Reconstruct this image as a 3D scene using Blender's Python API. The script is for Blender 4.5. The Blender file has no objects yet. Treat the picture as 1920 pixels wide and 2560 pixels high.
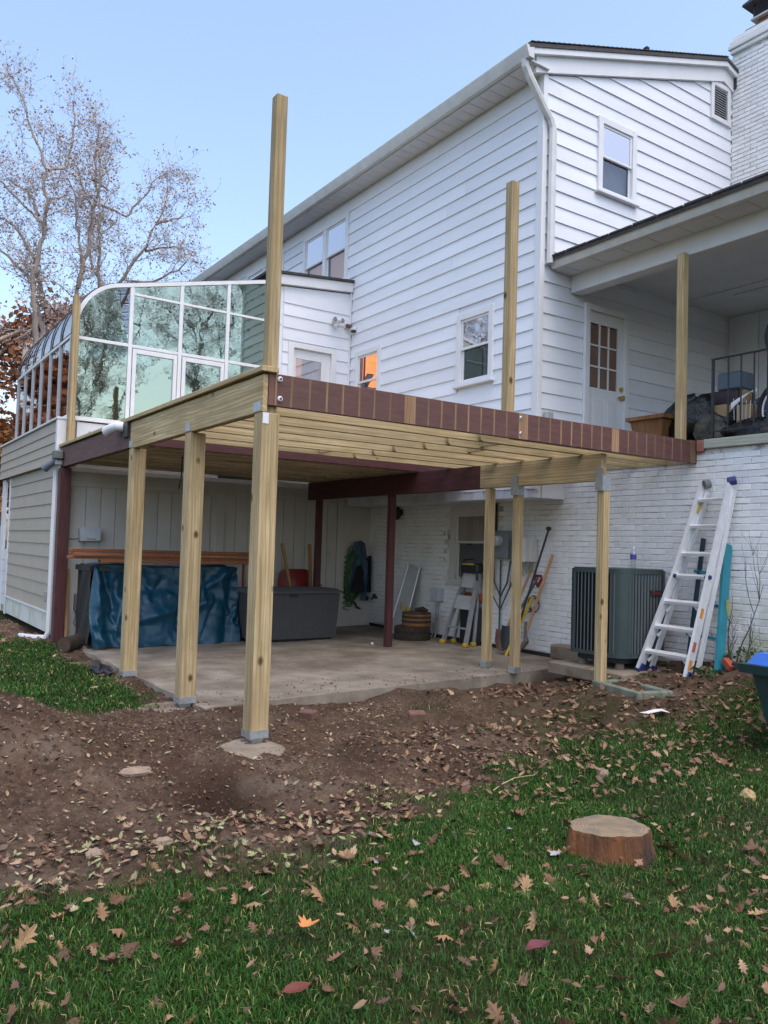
import bpy, math, random
import numpy as np
from mathutils import Matrix, Vector

random.seed(7); RS = np.random.RandomState(11)
scene = bpy.context.scene
COL = scene.collection
PI = math.pi

# ------------------------------------------------------------------ camera, sky, sun, exposure
cam_d = bpy.data.cameras.new('camera'); cam = bpy.data.objects.new('camera', cam_d); COL.objects.link(cam)
cam.matrix_world = Matrix(((0.560437, 0.019419, 0.827970, 5.2876),
                           (0.827640, -0.049809, -0.559045, -2.4892),
                           (0.030384, 0.998570, -0.043986, 1.4225),
                           (0, 0, 0, 1)))
cam_d.sensor_fit = 'VERTICAL'; cam_d.sensor_height = 36.0; cam_d.lens = 2020 / 2560 * 36
cam_d.clip_start = 0.05; cam_d.clip_end = 2000
scene.camera = cam
SUN_EL, SUN_AZ = 66.0, 94.0          # azimuth clockwise from +Y
world = bpy.data.worlds.new('World'); scene.world = world; world.use_nodes = True
wn = world.node_tree.nodes; wl = world.node_tree.links
sky = wn.new('ShaderNodeTexSky'); sky.sky_type = 'NISHITA'; sky.sun_disc = False
sky.sun_elevation = math.radians(SUN_EL); sky.sun_rotation = math.radians(SUN_AZ)
sky.altitude = 0; sky.air_density = 1.0; sky.dust_density = 3.0; sky.ozone_density = 0.4
wl.new(sky.outputs[0], wn['Background'].inputs[0]); wn['Background'].inputs[1].default_value = 0.12
sl = bpy.data.lights.new('sun', 'SUN'); sl.energy = 0.1; sl.angle = math.radians(60); sl.color = (1.0, 0.95, 0.9)
so = bpy.data.objects.new('sun', sl); COL.objects.link(so)
sd = Vector((math.sin(math.radians(SUN_AZ)) * math.cos(math.radians(SUN_EL)), math.cos(math.radians(SUN_AZ)) * math.cos(math.radians(SUN_EL)), math.sin(math.radians(SUN_EL))))
so.rotation_euler = sd.to_track_quat('Z', 'Y').to_euler(); so.location = (10, -10, 20)
scene.view_settings.view_transform = 'Standard'; scene.view_settings.look = 'None'
scene.view_settings.exposure = 1.64; scene.view_settings.gamma = 1.0; scene.view_settings.use_curve_mapping = False
scene.cycles.max_bounces = 8; scene.cycles.transparent_max_bounces = 12

# ------------------------------------------------------------------ helpers
WL = {}                                # world position of every object's origin

class MB:
    def __init__(s): s.v = []; s.f = []
    def add(s, vs, fs):
        n = len(s.v); s.v += [tuple(p) for p in vs]; s.f += [tuple(i + n for i in f) for f in fs]; return s
    def box(s, x0, x1, y0, y1, z0, z1):
        v = [(x, y, z) for z in (z0, z1) for y in (y0, y1) for x in (x0, x1)]
        return s.add(v, [(0, 2, 3, 1), (4, 5, 7, 6), (0, 1, 5, 4), (2, 6, 7, 3), (0, 4, 6, 2), (1, 3, 7, 5)])
    def cbox(s, x0, x1, y0, y1, z0, z1, b=.004):
        # chamfered box
        X, Y, Z = (x0, x1), (y0, y1), (z0, z1); v = []; idx = {}
        for i in (0, 1):
            for j in (0, 1):
                for k in (0, 1):
                    sx, sy, sz = (1, -1)[i], (1, -1)[j], (1, -1)[k]
                    for a in range(3):
                        p = [X[i] + sx * b, Y[j] + sy * b, Z[k] + sz * b]
                        p[a] = (X[i], Y[j], Z[k])[a]
                        idx[i, j, k, a] = len(v); v.append(tuple(p))
        f = []
        for i in (0, 1):
            q = [idx[i, 0, 0, 0], idx[i, 0, 1, 0], idx[i, 1, 1, 0], idx[i, 1, 0, 0]]; f.append(q if i == 0 else q[::-1])
            q = [idx[0, i, 0, 1], idx[1, i, 0, 1], idx[1, i, 1, 1], idx[0, i, 1, 1]]; f.append(q if i == 0 else q[::-1])
            q = [idx[0, 0, i, 2], idx[0, 1, i, 2], idx[1, 1, i, 2], idx[1, 0, i, 2]]; f.append(q if i == 0 else q[::-1])
        for i in (0, 1):
            for j in (0, 1):
                f.append((idx[i, j, 0, 0], idx[i, j, 1, 0], idx[i, j, 1, 1], idx[i, j, 0, 1]))
                f.append((idx[i, 0, j, 0], idx[i, 1, j, 0], idx[i, 1, j, 2], idx[i, 0, j, 2]))
                f.append((idx[0, i, j, 1], idx[1, i, j, 1], idx[1, i, j, 2], idx[0, i, j, 2]))
                for k in (0, 1): f.append((idx[i, j, k, 0], idx[i, j, k, 1], idx[i, j, k, 2]))
        return s.add(v, f)
    def prism(s, poly, axis, a, b):
        # poly in the two other axes (cyclic order x->(y,z), y->(x,z), z->(x,y)); extruded a..b along axis
        def P(u, w, t): return {'x': (t, u, w), 'y': (u, t, w), 'z': (u, w, t)}[axis]
        n = len(poly); v = [P(u, w, a) for u, w in poly] + [P(u, w, b) for u, w in poly]
        f = [tuple(range(n - 1, -1, -1)), tuple(range(n, 2 * n))] + [(i, (i + 1) % n, n + (i + 1) % n, n + i) for i in range(n)]
        return s.add(v, f)
    def tube(s, pts, r, n=8, cap=True):
        pts = [Vector(p) for p in pts]; m = len(pts); rr = r if isinstance(r, (list, tuple)) else [r] * m
        v = []; up = None
        for i, p in enumerate(pts):
            d = (pts[min(i + 1, m - 1)] - pts[max(i - 1, 0)]).normalized()
            if up is None: up = d.orthogonal().normalized()
            a = (up - d * up.dot(d)); a = a.normalized() if a.length > 1e-6 else d.orthogonal().normalized(); up = a
            c = d.cross(a)
            for k in range(n):
                t = 2 * PI * k / n; v.append(tuple(p + (a * math.cos(t) + c * math.sin(t)) * rr[i]))
        f = [(i * n + k, i * n + (k + 1) % n, (i + 1) * n + (k + 1) % n, (i + 1) * n + k) for i in range(m - 1) for k in range(n)]
        if cap: f += [tuple(range(n - 1, -1, -1)), tuple(range((m - 1) * n, m * n))]
        return s.add(v, f)
    def lathe(s, prof, cx, cy, n=24, z0=0):
        v = []; m = len(prof)
        for r, z in prof:
            for k in range(n): v.append((cx + r * math.cos(2 * PI * k / n), cy + r * math.sin(2 * PI * k / n), z0 + z))
        f = [(i * n + k, i * n + (k + 1) % n, (i + 1) * n + (k + 1) % n, (i + 1) * n + k) for i in range(m - 1) for k in range(n)]
        f += [tuple(range(n - 1, -1, -1)), tuple(range((m - 1) * n, m * n))]
        return s.add(v, f)
    def bar(s, p, q, w, t, up=(0, 0, 1)):
        # rectangular bar p->q, width w along side, thickness t along up-ish
        p, q = Vector(p), Vector(q); d = (q - p).normalized(); sd_ = d.cross(Vector(up)).normalized(); u = sd_.cross(d)
        v = [tuple(o + sd_ * (w / 2 * a) + u * (t / 2 * b)) for o in (p, q) for a, b in ((-1, -1), (1, -1), (1, 1), (-1, 1))]
        return s.add(v, [(3, 2, 1, 0), (4, 5, 6, 7), (0, 1, 5, 4), (1, 2, 6, 5), (2, 3, 7, 6), (3, 0, 4, 7)])
    def build(s, name, mat, parent=None, smooth=False, org=None):
        V = np.array(s.v, dtype=float)
        if org is None: org = (V.min(0) + V.max(0)) / 2
        org = np.array(org, dtype=float)
        me = bpy.data.meshes.new(name); me.from_pydata((V - org).tolist(), [], s.f); me.update()
        if smooth: me.polygons.foreach_set('use_smooth', [True] * len(me.polygons))
        return link(name, me, mat, parent, org)

def link(name, me, mat, parent, org):
    if mat is not None and not me.materials: me.materials.append(mat)
    o = bpy.data.objects.new(name, me); COL.objects.link(o)
    setp(o, parent, org); return o
def setp(o, parent, org):
    org = np.array(org, dtype=float); WL[o.name] = org
    if parent is not None: o.parent = parent; o.location = org - WL[parent.name]
    else: o.location = org
def tag(o, label, cat, group=None, kind=None):
    if label: o['label'] = label
    if cat: o['category'] = cat
    if group: o['group'] = group
    if kind: o['kind'] = kind
    return o
def thing(name, label, cat, loc, group=None):
    o = bpy.data.objects.new(name, None); COL.objects.link(o); o.empty_display_size = .1
    setp(o, None, loc); return tag(o, label, cat, group)
def structure(o): o['kind'] = 'structure'; return o
def bx(name, m, p, *a, b=None):
    mb = MB(); (mb.cbox(*a, b=b) if b else mb.box(*a)); return mb.build(name, m, p)
def npmesh(name, V, F, mat, parent=None, org=(0, 0, 0), smooth=False, attr=None):
    V = np.asarray(V, dtype=np.float32) - np.asarray(org, dtype=np.float32); F = np.asarray(F, dtype=np.int32); k = F.shape[1]
    me = bpy.data.meshes.new(name); me.vertices.add(len(V)); me.vertices.foreach_set('co', V.ravel())
    me.loops.add(F.size); me.loops.foreach_set('vertex_index', F.ravel()); me.polygons.add(len(F))
    me.polygons.foreach_set('loop_start', np.arange(0, F.size, k, dtype=np.int32))
    me.polygons.foreach_set('loop_total', np.full(len(F), k, dtype=np.int32))
    if smooth: me.polygons.foreach_set('use_smooth', np.ones(len(F), dtype=bool))
    if attr:
        for an, (typ, dat) in attr.items():
            A = me.attributes.new(an, typ, 'POINT')
            A.data.foreach_set('color' if typ == 'FLOAT_COLOR' else 'value', np.asarray(dat, dtype=np.float32).ravel())
    me.update(); me.validate()
    return link(name, me, mat, parent, org)

# value noise on numpy arrays
_T = RS.rand(256, 256)
def vnoise(x, y):
    xi = np.floor(x).astype(int); yi = np.floor(y).astype(int); fx = x - xi; fy = y - yi
    fx = fx * fx * (3 - 2 * fx); fy = fy * fy * (3 - 2 * fy)
    g = lambda a, b: _T[a % 256, b % 256]
    return (g(xi, yi) * (1 - fx) + g(xi + 1, yi) * fx) * (1 - fy) + (g(xi, yi + 1) * (1 - fx) + g(xi + 1, yi + 1) * fx) * fy
def fbm(x, y, o=4):
    t = 0; a = .5
    for i in range(o): t = t + a * vnoise(x * 2 ** i + 17.3 * i, y * 2 ** i + 5.1 * i); a *= .5
    return t
def sstep(a, b, x):
    t = np.clip((x - a) / (b - a), 0, 1); return t * t * (3 - 2 * t)

# ------------------------------------------------------------------ materials
def nodes(name):
    m = bpy.data.materials.new(name); m.use_nodes = True; nt = m.node_tree
    return m, nt, nt.nodes, nt.links, nt.nodes['Principled BSDF']
def coords(nt, stretch=(1, 1, 1), worldpos=False):
    n, l = nt.nodes, nt.links
    mp = n.new('ShaderNodeMapping'); mp.inputs['Scale'].default_value = stretch
    if worldpos:
        g = n.new('ShaderNodeNewGeometry'); l.new(g.outputs['Position'], mp.inputs['Vector'])
    else:
        tc = n.new('ShaderNodeTexCoord'); oi = n.new('ShaderNodeObjectInfo'); mu = n.new('ShaderNodeMath'); mu.operation = 'MULTIPLY'; mu.inputs[1].default_value = 57.0
        l.new(oi.outputs['Random'], mu.inputs[0]); ad = n.new('ShaderNodeVectorMath'); ad.operation = 'ADD'
        l.new(tc.outputs['Object'], ad.inputs[0]); l.new(mu.outputs[0], ad.inputs[1]); l.new(ad.outputs[0], mp.inputs['Vector'])
    return mp.outputs[0]
def noise(nt, vec, scale, detail=4, rough=.55, dist=0):
    x = nt.nodes.new('ShaderNodeTexNoise'); x.inputs['Scale'].default_value = scale; x.inputs['Detail'].default_value = detail
    x.inputs['Roughness'].default_value = rough; x.inputs['Distortion'].default_value = dist; nt.links.new(vec, x.inputs['Vector']); return x.outputs['Fac']
def ramp(nt, fac, stops):
    r = nt.nodes.new('ShaderNodeValToRGB'); e = r.color_ramp.elements
    while len(e) < len(stops): e.new(.5)
    for el, (p, c) in zip(e, stops): el.position = p; el.color = (c if len(c) == 4 else tuple(c) + (1,))
    nt.links.new(fac, r.inputs[0]); return r.outputs[0]
def mixc(nt, fac, a, b, mode='MIX'):
    m = nt.nodes.new('ShaderNodeMix'); m.data_type = 'RGBA'; m.blend_type = mode
    for s, x in ((0, fac), (6, a), (7, b)):
        if isinstance(x, (int, float)): m.inputs[s].default_value = x
        elif isinstance(x, tuple): m.inputs[s].default_value = x if len(x) == 4 else x + (1,)
        else: nt.links.new(x, m.inputs[s])
    return m.outputs[2]
def bump(nt, h, bsdf, strength=.3, dist=.01):
    b = nt.nodes.new('ShaderNodeBump'); b.inputs['Strength'].default_value = strength; b.inputs['Distance'].default_value = dist
    nt.links.new(h, b.inputs['Height']); nt.links.new(b.outputs[0], bsdf.inputs['Normal'])
def mul(c, k): return tuple(min(1, x * k) for x in c)
def rndmul(nt, col, amt):
    oi = nt.nodes.new('ShaderNodeObjectInfo'); mr = nt.nodes.new('ShaderNodeMapRange'); mr.inputs[3].default_value = 1 - amt; mr.inputs[4].default_value = 1 + amt
    nt.links.new(oi.outputs['Random'], mr.inputs[0]); cb = nt.nodes.new('ShaderNodeCombineColor')
    for i in range(3): nt.links.new(mr.outputs[0], cb.inputs[i])
    return mixc(nt, 1.0, col, cb.outputs[0], 'MULTIPLY')
def PM(name, col, rough=.6, var=.12, scale=6, bmp=.1, bscale=60, metal=0.0, stretch=(1, 1, 1), rnd=0.0, col2=None, worldpos=False, bdist=.004, dirt=None):
    m, nt, n, l, b = nodes(name); v = coords(nt, stretch, worldpos)
    f = noise(nt, v, scale, 5, .6)
    c = ramp(nt, f, [(.3, mul(col, 1 - var)), (.7, col2 or mul(col, 1 + var))])
    if dirt:
        d = noise(nt, v, dirt[1], 6, .65); c = mixc(nt, ramp(nt, d, [(dirt[2], (0, 0, 0)), (dirt[2] + .18, (1, 1, 1))]), c, dirt[0])
    if rnd: c = rndmul(nt, c, rnd)
    l.new(c, b.inputs['Base Color']); b.inputs['Roughness'].default_value = rough; b.inputs['Metallic'].default_value = metal
    if bmp: bump(nt, noise(nt, v, bscale, 4, .6), b, bmp, bdist)
    return m
def WOOD(name, ca, cb, axis, knots=.6, rough=.75, rnd=.1, stain=None, knotcol=(.10, .055, .02)):
    m, nt, n, l, b = nodes(name); st = {'x': (1.2, 26, 26), 'y': (26, 1.2, 26), 'z': (26, 26, 1.2)}[axis]
    v = coords(nt, st); f = noise(nt, v, 1.0, 6, .62, .6)
    g = noise(nt, v, 3.3, 3, .5)
    c = ramp(nt, f, [(.33, ca), (.5, tuple((x + y) / 2 for x, y in zip(ca, cb))), (.64, cb)])
    c = mixc(nt, ramp(nt, g, [(.58, (0, 0, 0)), (.75, (.35, .35, .35))]), c, mul(ca, .55))
    v2 = coords(nt, (1, 1, 1)); big = noise(nt, v2, 1.7, 4, .6)
    c = mixc(nt, ramp(nt, big, [(.35, (0, 0, 0)), (.75, (.55, .55, .55))]), c, stain or mul(ca, .72))
    wv = n.new('ShaderNodeTexWave'); wv.wave_type = 'RINGS'; wv.rings_direction = axis.upper(); wv.inputs['Scale'].default_value = 5.5; wv.inputs['Distortion'].default_value = 7; wv.inputs['Detail'].default_value = 2; wv.inputs['Detail Scale'].default_value = .8; l.new(coords(nt, {'x': (.22, 2.6, 2.6), 'y': (2.6, .22, 2.6), 'z': (2.6, 2.6, .22)}[axis]), wv.inputs['Vector'])
    c = mixc(nt, ramp(nt, wv.outputs['Fac'], [(.62, (0, 0, 0)), (.95, (.42, .42, .42))]), c, mul(ca, .62))
    if knots:
        ks = {'x': (1.9, 3, 3), 'y': (3, 1.9, 3), 'z': (3, 3, 1.9)}[axis]
        vo = n.new('ShaderNodeTexVoronoi'); vo.inputs['Scale'].default_value = 1.7; l.new(coords(nt, tuple(x * 1.0 for x in ks)), vo.inputs['Vector'])
        c = mixc(nt, ramp(nt, vo.outputs['Distance'], [(.10 * knots, (1, 1, 1)), (.24 * knots, (0, 0, 0))]), c, knotcol)
    if rnd: c = rndmul(nt, c, rnd)
    l.new(c, b.inputs['Base Color']); b.inputs['Roughness'].default_value = rough; b.inputs['Specular IOR Level'].default_value = .25
    bump(nt, f, b, .25, .003); return m
def GLASS(name, tint, refl=.35, through=(.75, .8, .8), wav=0.0, rough=0.0):
    m = bpy.data.materials.new(name); m.use_nodes = True; nt = m.node_tree; n, l = nt.nodes, nt.links; n.remove(n['Principled BSDF'])
    out = n['Material Output']; t = n.new('ShaderNodeBsdfTransparent'); t.inputs[0].default_value = through + (1,)
    g = n.new('ShaderNodeBsdfGlossy'); g.inputs['Color'].default_value = tint + (1,); g.inputs['Roughness'].default_value = rough
    lw = n.new('ShaderNodeLayerWeight'); lw.inputs[0].default_value = .5; pw_ = n.new('ShaderNodeMath'); pw_.operation = 'POWER'; pw_.inputs[1].default_value = 4.0; l.new(lw.outputs['Facing'], pw_.inputs[0])
    a0 = n.new('ShaderNodeMath'); a0.operation = 'ADD'; a0.use_clamp = True; a0.inputs[1].default_value = refl; l.new(pw_.outputs[0], a0.inputs[0])
    ge = n.new('ShaderNodeNewGeometry'); iv = n.new('ShaderNodeMath'); iv.operation = 'SUBTRACT'; iv.inputs[0].default_value = 1.0; l.new(ge.outputs['Backfacing'], iv.inputs[1])   # a pane reflects at its outer face only
    ad = n.new('ShaderNodeMath'); ad.operation = 'MULTIPLY'; l.new(a0.outputs[0], ad.inputs[0]); l.new(iv.outputs[0], ad.inputs[1])
    if wav:
        v = coords(nt, (1, 1, 1)); bp = n.new('ShaderNodeBump'); bp.inputs['Strength'].default_value = wav; bp.inputs['Distance'].default_value = .02
        l.new(noise(nt, v, 5.5, 3, .55, .8), bp.inputs['Height']); l.new(bp.outputs[0], g.inputs['Normal'])
    mx = n.new('ShaderNodeMixShader'); l.new(ad.outputs[0], mx.inputs[0]); l.new(t.outputs[0], mx.inputs[1]); l.new(g.outputs[0], mx.inputs[2]); l.new(mx.outputs[0], out.inputs[0])
    return m
def EMIT(name, col, strength):
    m, nt, n, l, b = nodes(name); f = noise(nt, coords(nt), 1.5, 3)
    l.new(ramp(nt, f, [(.3, mul(col, .75)), (.7, col)]), b.inputs['Emission Color']); b.inputs['Emission Strength'].default_value = strength
    b.inputs['Base Color'].default_value = col + (1,); return m

PTA, PTB = (.33, .24, .12), (.60, .465, .265)
wood = {a: WOOD('treated_pine_' + a, PTA, PTB, a, rnd=.15) for a in 'xyz'}
woodj = WOOD('treated_pine_joist', (.42, .32, .17), (.66, .54, .32), 'y', .25, stain=(.27, .22, .13), rnd=.14)
oldj = WOOD('weathered_joist', (.46, .36, .23), (.68, .56, .38), 'y', .3, stain=(.26, .21, .13), rnd=.15)
redp = {a: PM('oxblood_paint_' + a, (.075, .022, .022), .6, .3, 9, .25, 90, stretch={'x': (.5, 4, 4), 'y': (4, .5, 4), 'z': (4, 4, .5)}[a], dirt=((.12, .06, .05), 5, .62), bdist=.002) for a in 'xyz'}
redw = PM('faded_brown_paint', (.115, .058, .048), .7, .25, 7, .3, 80, stretch=(.5, 4, 4), dirt=((.17, .12, .09), 4, .58))
rimm = PM('rim_oxblood_paint', (.108, .046, .038), .65, .22, 8, .3, 70, stretch=(4, .6, 4), dirt=((.07, .03, .028), 3, .6), bdist=.002)
barew = WOOD('bare_weathered_strip', (.22, .125, .07), (.36, .23, .13), 'z', 0, stain=(.16, .09, .06), rnd=.25)
galv = PM('galvanised_steel', (.42, .44, .45), .45, .15, 30, .1, 120, metal=.7)
alu = PM('aluminium', (.74, .75, .76), .4, .08, 12, .06, 90, metal=.35, dirt=((.35, .35, .34), 9, .68))
alud = PM('shaded_aluminium', (.42, .43, .44), .45, .12, 12, .06, 90, metal=.5)  # darker copy of the aluminium, shade put into the step ladder's colour
whites = PM('white_siding_paint', (.71, .735, .79), .55, .05, 2.2, .12, 45, rnd=.045, bdist=.002, stretch=(.5, .5, 2), dirt=((.60, .61, .63), 1.3, .63))
whitet = PM('white_trim', (.68, .69, .71), .45, .05, 3, .05, 60, dirt=((.55, .56, .55), 6, .68))
gutterm = PM('white_gutter_metal', (.60, .61, .60), .4, .1, 5, .05, 40, dirt=((.33, .33, .30), 4, .62))
soffitm = PM('soffit_vinyl', (.62, .63, .65), .6, .06, 4, .05, 50)
m, nt, n, l, b = nodes('whitewashed_brick'); v = coords(nt, (1, 1, 1), True)
c = ramp(nt, noise(nt, v, 5, 5, .6), [(.3, (.72, .72, .71)), (.7, (.82, .82, .81))]); c = rndmul(nt, c, .04)
c = mixc(nt, ramp(nt, noise(nt, v, 1.6, 6, .7), [(.55, (0, 0, 0)), (.8, (.8, .8, .8))]), c, (.50, .48, .43))
g_ = n.new('ShaderNodeNewGeometry'); sx_ = n.new('ShaderNodeSeparateXYZ'); l.new(g_.outputs['Position'], sx_.inputs[0])
def mrange(o, a, c_):
    r_ = n.new('ShaderNodeMapRange'); r_.inputs[1].default_value = a; r_.inputs[2].default_value = c_; l.new(o, r_.inputs[0]); return r_.outputs[0]
def mmul(a, c_): r_ = n.new('ShaderNodeMath'); r_.operation = 'MULTIPLY'; l.new(a, r_.inputs[0]); l.new(c_, r_.inputs[1]); return r_.outputs[0]
al = mmul(mmul(mrange(sx_.outputs[2], 1.15, .6), mrange(sx_.outputs[0], .1, .8)), mrange(noise(nt, v, 3.5, 5, .6), .35, .6))     # algae at the damp foot of the wall
c = mixc(nt, al, c, (.33, .36, .16))
l.new(c, b.inputs['Base Color']); b.inputs['Roughness'].default_value = .75; bump(nt, noise(nt, v, 38, 5, .6), b, .6, .006); whiteb = m
mortar = PM('painted_mortar', (.66, .65, .63), .85, .15, 6, .6, 70, worldpos=True, dirt=((.10, .09, .075), 4.0, .52))
beige = PM('beige_siding_paint', (.40, .35, .285), .6, .06, 3, .12, 60, rnd=.03)
creamw = PM('cream_panel_paint', (.53, .52, .485), .65, .07, 2.5, .2, 40, rnd=.03, dirt=((.34, .32, .27), 2.2, .62))
shingle = PM('asphalt_shingle', (.055, .05, .05), .9, .35, 20, .6, 150, rnd=.2)
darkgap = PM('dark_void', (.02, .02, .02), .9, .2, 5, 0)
glassw = GLASS('window_glass', (1.0, .93, .92), .55, (.55, .58, .6), .015)
glassl = GLASS('screened_window_glass', (.9, .93, 1.0), .10, (.72, .73, .75), .01)
glasss = GLASS('sunroom_mirror_glass', (.52, .60, .48), .60, (.40, .48, .45), .016)
glassf = GLASS('sunroom_bronze_glass', (.50, .46, .44), .66, (.35, .33, .32), .02)
framew = PM('sunroom_white_aluminium', (.68, .70, .73), .4, .06, 6, .03, 60)
framegrey = PM('sunroom_grey_aluminium', (.40, .42, .46), .4, .06, 6, .03, 60)
ribk = PM('black_rubber_gasket', (.03, .03, .035), .5, .2, 10, 0)
concrete = PM('patio_concrete', (.165, .135, .10), .85, .22, 1.9, .45, 40, col2=(.38, .325, .255), worldpos=True, dirt=((.145, .115, .085), .8, .5), bdist=.005)
footc = PM('footing_concrete', (.24, .20, .15), .9, .25, 8, .6, 50, dirt=((.14, .095, .06), 4, .47))
blackp = PM('black_plastic', (.02, .02, .022), .5, .3, 8, .1)
greyb = PM('grey_resin_wicker', (.060, .064, .066), .7, .2, 30, .6, 110, stretch=(1, 1, 2), bdist=.006)

# ------------------------------------------------------------------ ground
SLAB = (-6.38, -1.2, .12, 5.12)
def slabz(x, y): return .03 + .012 * (y - .12)
def gz0(x, y):
    x = np.asarray(x, float); y = np.asarray(y, float)
    z = .36 * sstep(2.8, 5.2, y) * sstep(-1.8, .6, x)
    z = z + .40 * np.exp(-(((x + .45) / .62) ** 2 + ((y + 1.6) / .5) ** 2)) + .05 * np.exp(-(((x + .1) / .5) ** 2 + ((y + 1.1) / .35) ** 2))
    z = z + .10 * np.exp(-(((x - .65) / .35) ** 2 + ((y - .62) / .30) ** 2)) - .15 * np.exp(-(((x - .95) / .26) ** 2 + ((y + .62) / .20) ** 2)) + .10 * np.exp(-(((x - .62) / .2) ** 2 + ((y + .5) / .25) ** 2))
    near = (np.abs(x) < 14) & (np.abs(y) < 10)
    rough = np.where(near, (fbm(x * 2.3, y * 2.3, 5) - .48) * .19 * (1 - .6 * lawn(x, y)) + (fbm(x * 11, y * 11, 3) - .43) * .060 * (1 - .7 * lawn(x, y)), 0)
    inslab = sstep(.02, .12, np.minimum(np.minimum(x - SLAB[0], SLAB[1] - x), np.minimum(y - SLAB[2], SLAB[3] + .2 - y)))
    foot = np.exp(-((x + .07) ** 2 + (y - .05) ** 2) / .09) + np.exp(-((x + 1.55) ** 2 + (y + .05) ** 2) / .09) + np.exp(-((x + 3.2) ** 2 + (y + .03) ** 2) / .09)
    rough = rough * (1 - .9 * np.clip(foot, 0, 1)) + .0 * np.clip(foot, 0, 1)
    return (z + rough) * (1 - inslab) - .08 * inslab
def gz(x, y): return float(gz0(np.array([x]), np.array([y]))[0])
# lawn masks (signed: >0 grass)
LB = [(-6, -2.6), (.4, -2.35), (1.72, -1.9), (1.88, -1.45), (1.89, -.92), (1.94, -.42), (1.78, .03), (1.62, .7), (1.15, 1.5), (.85, 2.1), (.80, 3.0), (1.05, 4.0), (1.3, 6)]
def lawn(x, y):
    x = np.asarray(x, float); y = np.asarray(y, float)
    by = np.array([p[1] for p in LB]); bxx = np.array([p[0] for p in LB])
    e = x - np.interp(y, by, bxx)
    n = (fbm(x * 1.7 + 3, y * 1.7, 4) - .47) * 1.3 + (fbm(x * 7, y * 7 + 9, 3) - .43) * .8
    a = sstep(-.25, .35, e + n * .75) * (.72 + .28 * sstep(.36, .5, fbm(x * 1.3 + 20, y * 1.3 + 4, 4)))
    # lawn to the left of the patio
    e2 = np.minimum(-1.75 - x + .35 * (y + 1.0), np.minimum(-.08 - y, 50)) ; e2 = np.minimum(e2, (x + 5.9) + np.where(y < -.5, 30, 0) + (y + .0) * -2.2)
    b = sstep(-.1, .22, e2 + n * .35)
    c = .55 * sstep(.1, .5, fbm(x * 2.1 + 40, y * 2.1, 4) - .42 + .25 * np.exp(-((x - .3) ** 2 / .8 + (y - 2.6) ** 2 / 1.2)) - .5 * (x < -1.1)) * sstep(.6, 1.4, y) * (y < 5.1) * (x > -1.2) * (x < 1.6)
    far = ((np.abs(x) > 9) | (y < -4)) * 1.0
    return np.clip(np.maximum(np.maximum(a, b), np.maximum(c, far)), 0, 1)
def dark_soil(x, y):  # darker soil in the hollow, on mound slopes and right of the post
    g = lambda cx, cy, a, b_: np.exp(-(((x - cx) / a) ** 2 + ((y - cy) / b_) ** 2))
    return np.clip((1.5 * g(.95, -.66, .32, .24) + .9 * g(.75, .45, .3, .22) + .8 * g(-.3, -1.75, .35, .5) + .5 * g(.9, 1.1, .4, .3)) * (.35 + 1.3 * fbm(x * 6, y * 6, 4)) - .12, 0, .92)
def lines(segs):
    out = []
    for a, b, s in segs: out += list(np.arange(a, b, s))
    return np.array(out + [segs[-1][1]])
gxs = lines([(-320, -60, 20), (-60, -14, 2), (-14, -7, .25), (-7, -3.6, .09), (-3.6, 4.6, .042), (4.6, 9, .2), (9, 60, 3), (60, 320, 20)])
gys = lines([(-320, -40, 20), (-40, -5, 2), (-5, -2.6, .2), (-2.6, 3.2, .042), (3.2, 5.4, .07), (5.4, 9, .5), (9, 60, 3), (60, 320, 20)])
GX, GY = np.meshgrid(gxs, gys); gx, gy = GX.ravel(), GY.ravel()
Vg = np.stack([gx, gy, gz0(gx, gy)], 1); nx, ny = len(gxs), len(gys)
ii, jj = np.meshgrid(np.arange(nx - 1), np.arange(ny - 1)); i0 = (jj * nx + ii).ravel()
Fg = np.stack([i0, i0 + 1, i0 + nx + 1, i0 + nx], 1)
m, nt, n, l, b = nodes('soil_and_turf'); v = coords(nt, worldpos=True)
c = ramp(nt, noise(nt, v, 2.2, 6, .65), [(.3, (.040, .023, .014)), (.5, (.074, .045, .029)), (.72, (.140, .098, .068))])
c = mixc(nt, ramp(nt, noise(nt, v, 26, 4, .7), [(.45, (0, 0, 0)), (.8, (.8, .8, .8))]), c, (.17, .125, .088))
c = mixc(nt, ramp(nt, noise(nt, v, .9, 4, .6), [(.5, (0, 0, 0)), (.68, (.85, .85, .85))]), c, (.058, .031, .019))
c = mixc(nt, ramp(nt, noise(nt, v, 1.4, 5, .6), [(.56, (0, 0, 0)), (.7, (.7, .7, .7))]), c, (.16, .13, .10))
dm = n.new('ShaderNodeAttribute'); dm.attribute_name = 'dark_soil'; c = mixc(nt, dm.outputs['Fac'], c, (.030, .016, .010))
at = n.new('ShaderNodeAttribute'); at.attribute_name = 'lawn'
g = ramp(nt, noise(nt, v, 9, 5, .6), [(.3, (.014, .022, .006)), (.7, (.034, .042, .012))])
l.new(mixc(nt, at.outputs['Fac'], c, g), b.inputs['Base Color']); b.inputs['Roughness'].default_value = .95; b.inputs['Specular IOR Level'].default_value = .15
bump(nt, noise(nt, v, 45, 6, .7), b, .9, .02); soil = m
structure(npmesh('ground', Vg, Fg, soil, smooth=True, attr={'lawn': ('FLOAT', lawn(gx, gy)), 'dark_soil': ('FLOAT', dark_soil(gx, gy))}))

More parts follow.
